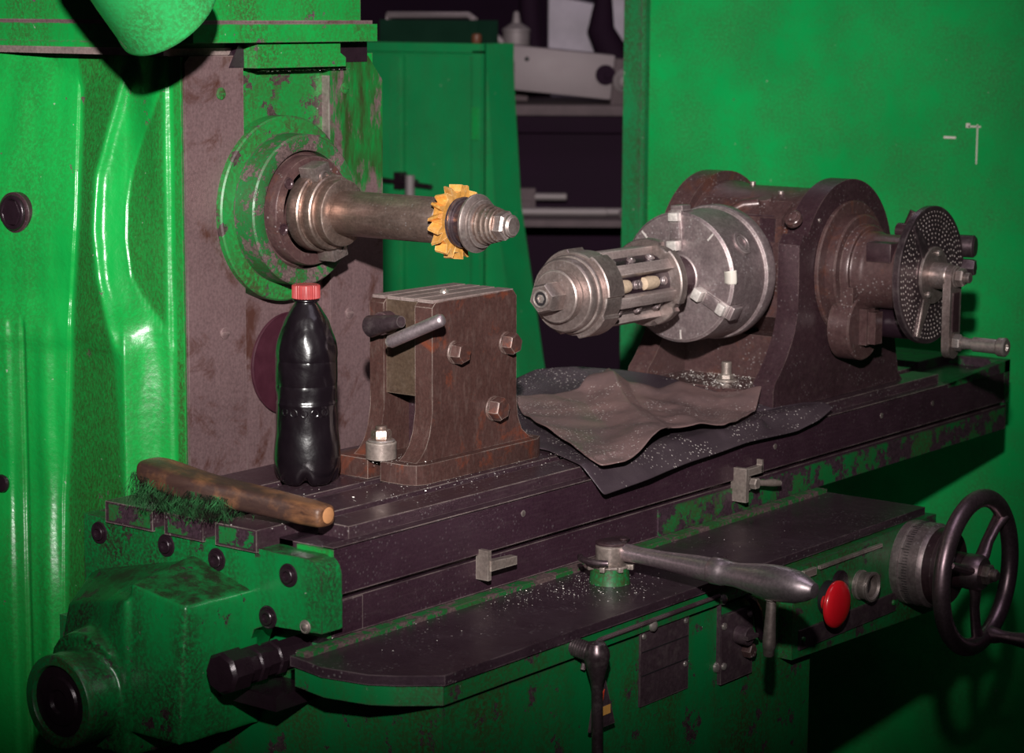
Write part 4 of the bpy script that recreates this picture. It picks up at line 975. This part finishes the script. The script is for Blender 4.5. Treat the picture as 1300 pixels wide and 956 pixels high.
# things are placed on the bench in a frame turned to the line of sight
BM = Matrix.Translation((2.950, 1.955, 0)) @ Matrix.Rotation(math.radians(37.9 - 90), 4, 'Z')   # local x to the right, y away
BR = (2.950, 1.955, 0)
bench = thing('workbench', 'dark steel workbench with a lower shelf, in the gap between the two green cabinets', 'workbench', BR)
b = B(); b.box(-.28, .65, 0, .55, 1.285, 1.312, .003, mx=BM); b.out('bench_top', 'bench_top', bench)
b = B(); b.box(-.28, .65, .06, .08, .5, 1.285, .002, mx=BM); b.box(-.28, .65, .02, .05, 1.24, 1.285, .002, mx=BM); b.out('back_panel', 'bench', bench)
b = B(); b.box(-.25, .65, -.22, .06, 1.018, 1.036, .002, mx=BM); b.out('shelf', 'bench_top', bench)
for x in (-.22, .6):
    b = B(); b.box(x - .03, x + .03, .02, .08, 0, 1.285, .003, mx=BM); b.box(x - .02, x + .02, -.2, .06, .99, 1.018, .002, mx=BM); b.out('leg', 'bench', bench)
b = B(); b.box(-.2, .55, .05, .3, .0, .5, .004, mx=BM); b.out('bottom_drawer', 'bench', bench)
def on_bench(name, label, cat, x, y, z, group=None):
    p = BM @ Vector((x, y, z)); return thing(name, label, cat, p, group)
# machined grey box lying tilted
TB = BM @ Matrix.Translation((.02, .12, 1.347)) @ Matrix.Rotation(math.radians(5.5), 4, 'Y')
gb = on_bench('machine_part', 'grey machined housing block lying tilted on the far workbench', 'machine part', .02, .12, 1.312)
b = B(); b.box(-.11, .155, -.06, .10, -.008, .107, .003, mx=TB); b.out('block', 'grey_far', gb)
b = B(); b.box(.155, .212, -.065, .10, -.022, .100, .004, mx=TB); ec = b.out('end_cap', 'bench_top', gb)
b = B(); b.cyl(TB @ Vector((.135, -.06, .055)), (TB.to_3x3() @ Vector((0, -1, 0))), .026, .012, 28); b.cyl(TB @ Vector((.14, -.07, .055)), (TB.to_3x3() @ Vector((0, -1, 0))), .008, .02, 20); b.out('boss', 'bench', gb)
b = B(); b.lathe([(.03, 0), (.03, .012), (.018, .02), (.018, .05), (.010, .055)], TB @ Vector((.185, -.065, .045)), (TB.to_3x3() @ Vector((0, -1, 0))), 28); b.out('knob', 'tin_far', gb)
b = B(); b.cyl(TB @ Vector((-.072, -.0605, .075)), (TB.to_3x3() @ Vector((0, -1, 0))), .006, .002, 16); b.out('hole_shade', 'black', gb)  # black disc painted as the shade of a small opening
cn = on_bench('oil_can', 'small dull oil can standing on the grey block on the far workbench', 'oil can', -.075, .2, 1.312)
b = B(); b.box(-.125, -.040, .235, .30, 1.3125, 1.42, .004, mx=BM); b.out('stand', 'bench_top', cn)
b = B(); b.lathe([(.034, 0), (.036, .003), (.036, .075), (.038, .077), (.038, .083), (.012, .100), (.008, .125), (.004, .130)], BM @ Vector((-.072, .268, 1.4205)), ZP, 36); b.out('can_body', 'tin_far', cn)
b = B(); b.tube([BM @ Vector((-.10, .268, 1.46)), BM @ Vector((-.135, .268, 1.49)), BM @ Vector((-.145, .268, 1.50))], [.012, .008, .005], 12); b.out('spout', 'tin_far', cn)
# small parts on the bench, right side and left
for i, (x, y, z, r_, h, lb, nm, m_) in enumerate((
    (.245, .05, 1.3125, .016, .06, 'short dark steel pin standing near the right end of the far bench', 'steel_pin', 'tin_far'),
    (.27, .06, 1.3125, .012, .045, 'smallest steel pin, beside the cabinet edge on the far bench', 'steel_pin', 'tin_far'),
    (-.12, .02, 1.3125, .013, .02, 'small brass-like nut on the far bench in front of the can', 'nut', 'dogbright'))):
    b = B(); b.lathe([(r_ * .9, 0), (r_, .003), (r_, h * .8), (r_ * .6, h)], BM @ Vector((x, y, z)), ZP, 24); tag(b.out(nm, m_), lb, 'metal part')
dbx = on_bench('small_machine', 'dark small machine head with a bright knob on the far bench beside the cabinet', 'machine part', .30, .25, 1.312)
b = B(); b.box(.245, .36, .24, .36, 1.3125, 1.45, .01, mx=BM); b.out('block', 'bench', dbx)
b = B(); b.lathe([(.008, 0), (.014, .01), (.014, .02), (.006, .03)], BM @ Vector((.262, .24, 1.385)), BM.to_3x3() @ Vector((0, -1, 0)), 24); b.out('knob', 'jaw', dbx)
# lower shelf bars
for i, (x0, x1, y, z, r_, lb) in enumerate((
    (-.14, .16, -.12, 1.048, .011, 'long thin steel bar lying along the lower bench shelf'),
    (.13, .22, -.10, 1.047, .010, 'short steel bar at the right end of the lower bench shelf'),
    (-.06, .06, -.02, 1.078, .010, 'steel bar lying uppermost, across the block on the lower bench shelf'))):
    b = B(); b.cyl(BM @ Vector((x0, y, z)), BM.to_3x3() @ Vector((1, 0, 0)), r_, x1 - x0, 20, .002); tag(b.out('steel_bar', 'tin_far'), lb, 'bar', 'bars on the lower shelf')
b = B(); b.box(-.10, -.03, -.04, .0, 1.0365, 1.068, .003, mx=BM); b.box(-.06, -.02, -.03, .02, 1.0365, 1.10, .003, mx=BM); tag(b.out('steel_block', 'bench_top'), 'dark steel block standing on the lower bench shelf behind the bars', 'metal block')
b = B(); b.lathe([(.02, 0), (.022, .003), (.022, .016), (.016, .02)], BM @ Vector((.21, -.16, 1.0365)), ZP, 24); tag(b.out('ring', 'tin_far'), 'small steel ring at the right of the lower bench shelf', 'ring')
# hanging light patches: whitewashed pier and dark hoist hooks
def WB(u, v, z): return rw @ Vector((u, v, z))
b = B(); b.box(-.10, .0, -.72, -.42, .9, 2.6, .01, mx=rw); b.box(-.06, .0, .62, .95, 1.50, 2.6, .01, mx=rw); tag(b.out('trim_1', 'whitewash'), kind='structure')
hp = thing('pipe_run', 'dark bent pipes hanging before the whitewashed pier at the top of the gap', 'pipes', tuple(WB(-.25, -.5, 1.5)))
b = B(); b.tube([WB(-.22, -.30, 1.80), WB(-.22, -.36, 1.66), WB(-.22, -.45, 1.62), WB(-.22, -.55, 1.60), WB(-.22, -.60, 1.66), WB(-.22, -.68, 1.70)], .022, 12); b.out('upper_pipe', 'bench', hp)
b = B(); b.tube([WB(-.22, -.36, 1.66), WB(-.22, -.37, 1.50), WB(-.22, -.40, 1.30)], .03, 12); b.out('drop_pipe', 'bench', hp)
b = B(); b.tube([WB(-.22, -.58, 1.62), WB(-.22, -.57, 1.5), WB(-.22, -.62, 1.40)], [.02, .04, .05], 12); b.out('hook', 'bench', hp)
bx2 = thing('tool_box', 'dark green tool box standing on top of the low green cabinet', 'box', (2.46, 1.95, 1.477))
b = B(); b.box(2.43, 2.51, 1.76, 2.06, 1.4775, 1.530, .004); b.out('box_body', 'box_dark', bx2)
b = B(); b.tube([(2.45, 2.05, 1.5295), (2.45, 2.05, 1.541), (2.45, 1.80, 1.542), (2.45, 1.78, 1.530)], .008, 12); b.out('grip_rail', 'grey_far', bx2)
b = B(); b.lathe([(.010, 0), (.012, .004), (.012, .018), (.008, .022)], (2.42, 1.752, 1.4775), ZP, 20); tag(b.out('knob', 'knob_brown'), 'small brown knob standing on the low green cabinet by the tool box', 'knob')

# ------------------------------------------------------------------ swarf
rnd = random.Random(11)
def swarf(name, label, zones, m='jaw'):
    b = B(); t = bmesh.new()
    for (cx_, cy_, cz_, sx_, sy_, n_, s_) in zones:
        for k in range(n_):
            p = Vector((cx_ + rnd.gauss(0, sx_), cy_ + rnd.gauss(0, sy_), cz_ + rnd.uniform(0.0003, .0015)))
            L_ = s_ * rnd.uniform(.5, 1.5)
            vs = [t.verts.new(p + Vector((rnd.uniform(-1, 1), rnd.uniform(-1, 1), rnd.uniform(0, 1.2))) * L_) for _ in range(4)]
            for q in ((0, 1, 2), (0, 3, 1), (0, 2, 3), (1, 3, 2)): t.faces.new([vs[i] for i in q])
    b.add(t); o = b.out(name, m, None, 1); tag(o, label, 'metal chips', kind='stuff'); return o
swarf('metal_chips', 'fine bright metal chips scattered over the milling table and head base',
      [(.20, .12, 1.0, .10, .05, 120, .0009), (.34, .075, 1.0, .12, .012, 120, .0008), (.55, .05, 1.0, .05, .03, 60, .0009),
       (.262, .13, 1.0245, .02, .02, 60, .0008), (1.02, .17, 1.026, .035, .045, 420, .0013), (.97, .12, 1.026, .02, .03, 150, .0012), (1.45, .05, .986, .05, .02, 30, .001)])
swarf('metal_chips', 'metal chips and dust scattered around the lever hub on the knee shelf',
      [(.37, -.09, .885, .05, .035, 260, .0008), (.30, -.05, .885, .06, .015, 200, .0008), (.5, -.1, .885, .15, .04, 90, .0007), (.12, -.05, .885, .1, .03, 60, .0007)])
swarf('metal_chips', 'line of glittering chips lodged in the gap below the overarm dovetail',
      [(.33 + k * .02, .418, 1.4765, .012, .003, 22, .0012) for k in range(8)])

# ------------------------------------------------------------------ camera
f_px = 2909.4; yaw, pit, rol = (math.radians(v) for v in (37.884, 8.270, -.3217))
F = Vector((math.cos(yaw) * math.cos(pit), math.sin(yaw) * math.cos(pit), -math.sin(pit)))
Rv = F.cross(Vector((0, 0, 1))).normalized(); Dv = F.cross(Rv)
R2v = math.cos(rol) * Rv + math.sin(rol) * Dv; D2v = -math.sin(rol) * Rv + math.cos(rol) * Dv
cd = bpy.data.cameras.new('camera'); cam = bpy.data.objects.new('camera', cd); COL.objects.link(cam)
mw = Matrix((R2v, -D2v, -F)).transposed().to_4x4(); mw.translation = Vector((-1.7725, -1.6192, 1.5582)); cam.matrix_world = mw
cd.sensor_width = 36; cd.lens = f_px / 1300 * 36; cd.shift_y = -44.5 / 1300; cd.clip_start = .05
cd.dof.use_dof = True; cd.dof.focus_distance = 2.75; cd.dof.aperture_fstop = 9
S.camera = cam

# ------------------------------------------------------------------ light: one flash held above the camera, dim added fill lights
fl_ = bpy.data.lights.new('flash', 'SPOT'); fo = bpy.data.objects.new('flash', fl_); COL.objects.link(fo)
fo.location = Vector((-1.7725, -1.6192, 1.5582)) + Vector((.0, .02, .46))
tgt = Vector((.62, .42, 1.44)); fo.rotation_euler = (tgt - fo.location).to_track_quat('-Z', 'Y').to_euler()
fl_.energy = 880; fl_.spot_size = math.radians(39); fl_.spot_blend = 1.0; fl_.shadow_soft_size = .03; fl_.color = (1, .965, .93)
def area(nm, loc, tg, size, e, col):
    l = bpy.data.lights.new(nm, 'AREA'); o = bpy.data.objects.new(nm, l); COL.objects.link(o); l.shape = 'DISK'; l.size = size; l.energy = e; l.color = col
    o.location = loc; o.rotation_euler = (Vector(tg) - Vector(loc)).to_track_quat('-Z', 'Y').to_euler()
area('reflection_fill', (.4, -.8, 3.1), (.5, .1, 1.), 1.2, 5, (.95, .85, 1.))  # added unseen light, gives the metals something soft to reflect
area('background_fill', (2.4, 1.0, 3.1), (3.0, 2.0, 1.2), .8, 5, (.95, .85, 1.))  # added unseen light, lifts the far bench and cabinet
w = bpy.data.worlds.new('w'); S.world = w; w.use_nodes = True
w.node_tree.nodes['Background'].inputs[0].default_value = (.55, .32, .55, 1); w.node_tree.nodes['Background'].inputs[1].default_value = .012
S.view_settings.view_transform = 'Standard'; S.view_settings.look = 'None'; S.view_settings.gamma = 1; S.view_settings.exposure = 0
S.view_settings.use_curve_mapping = False
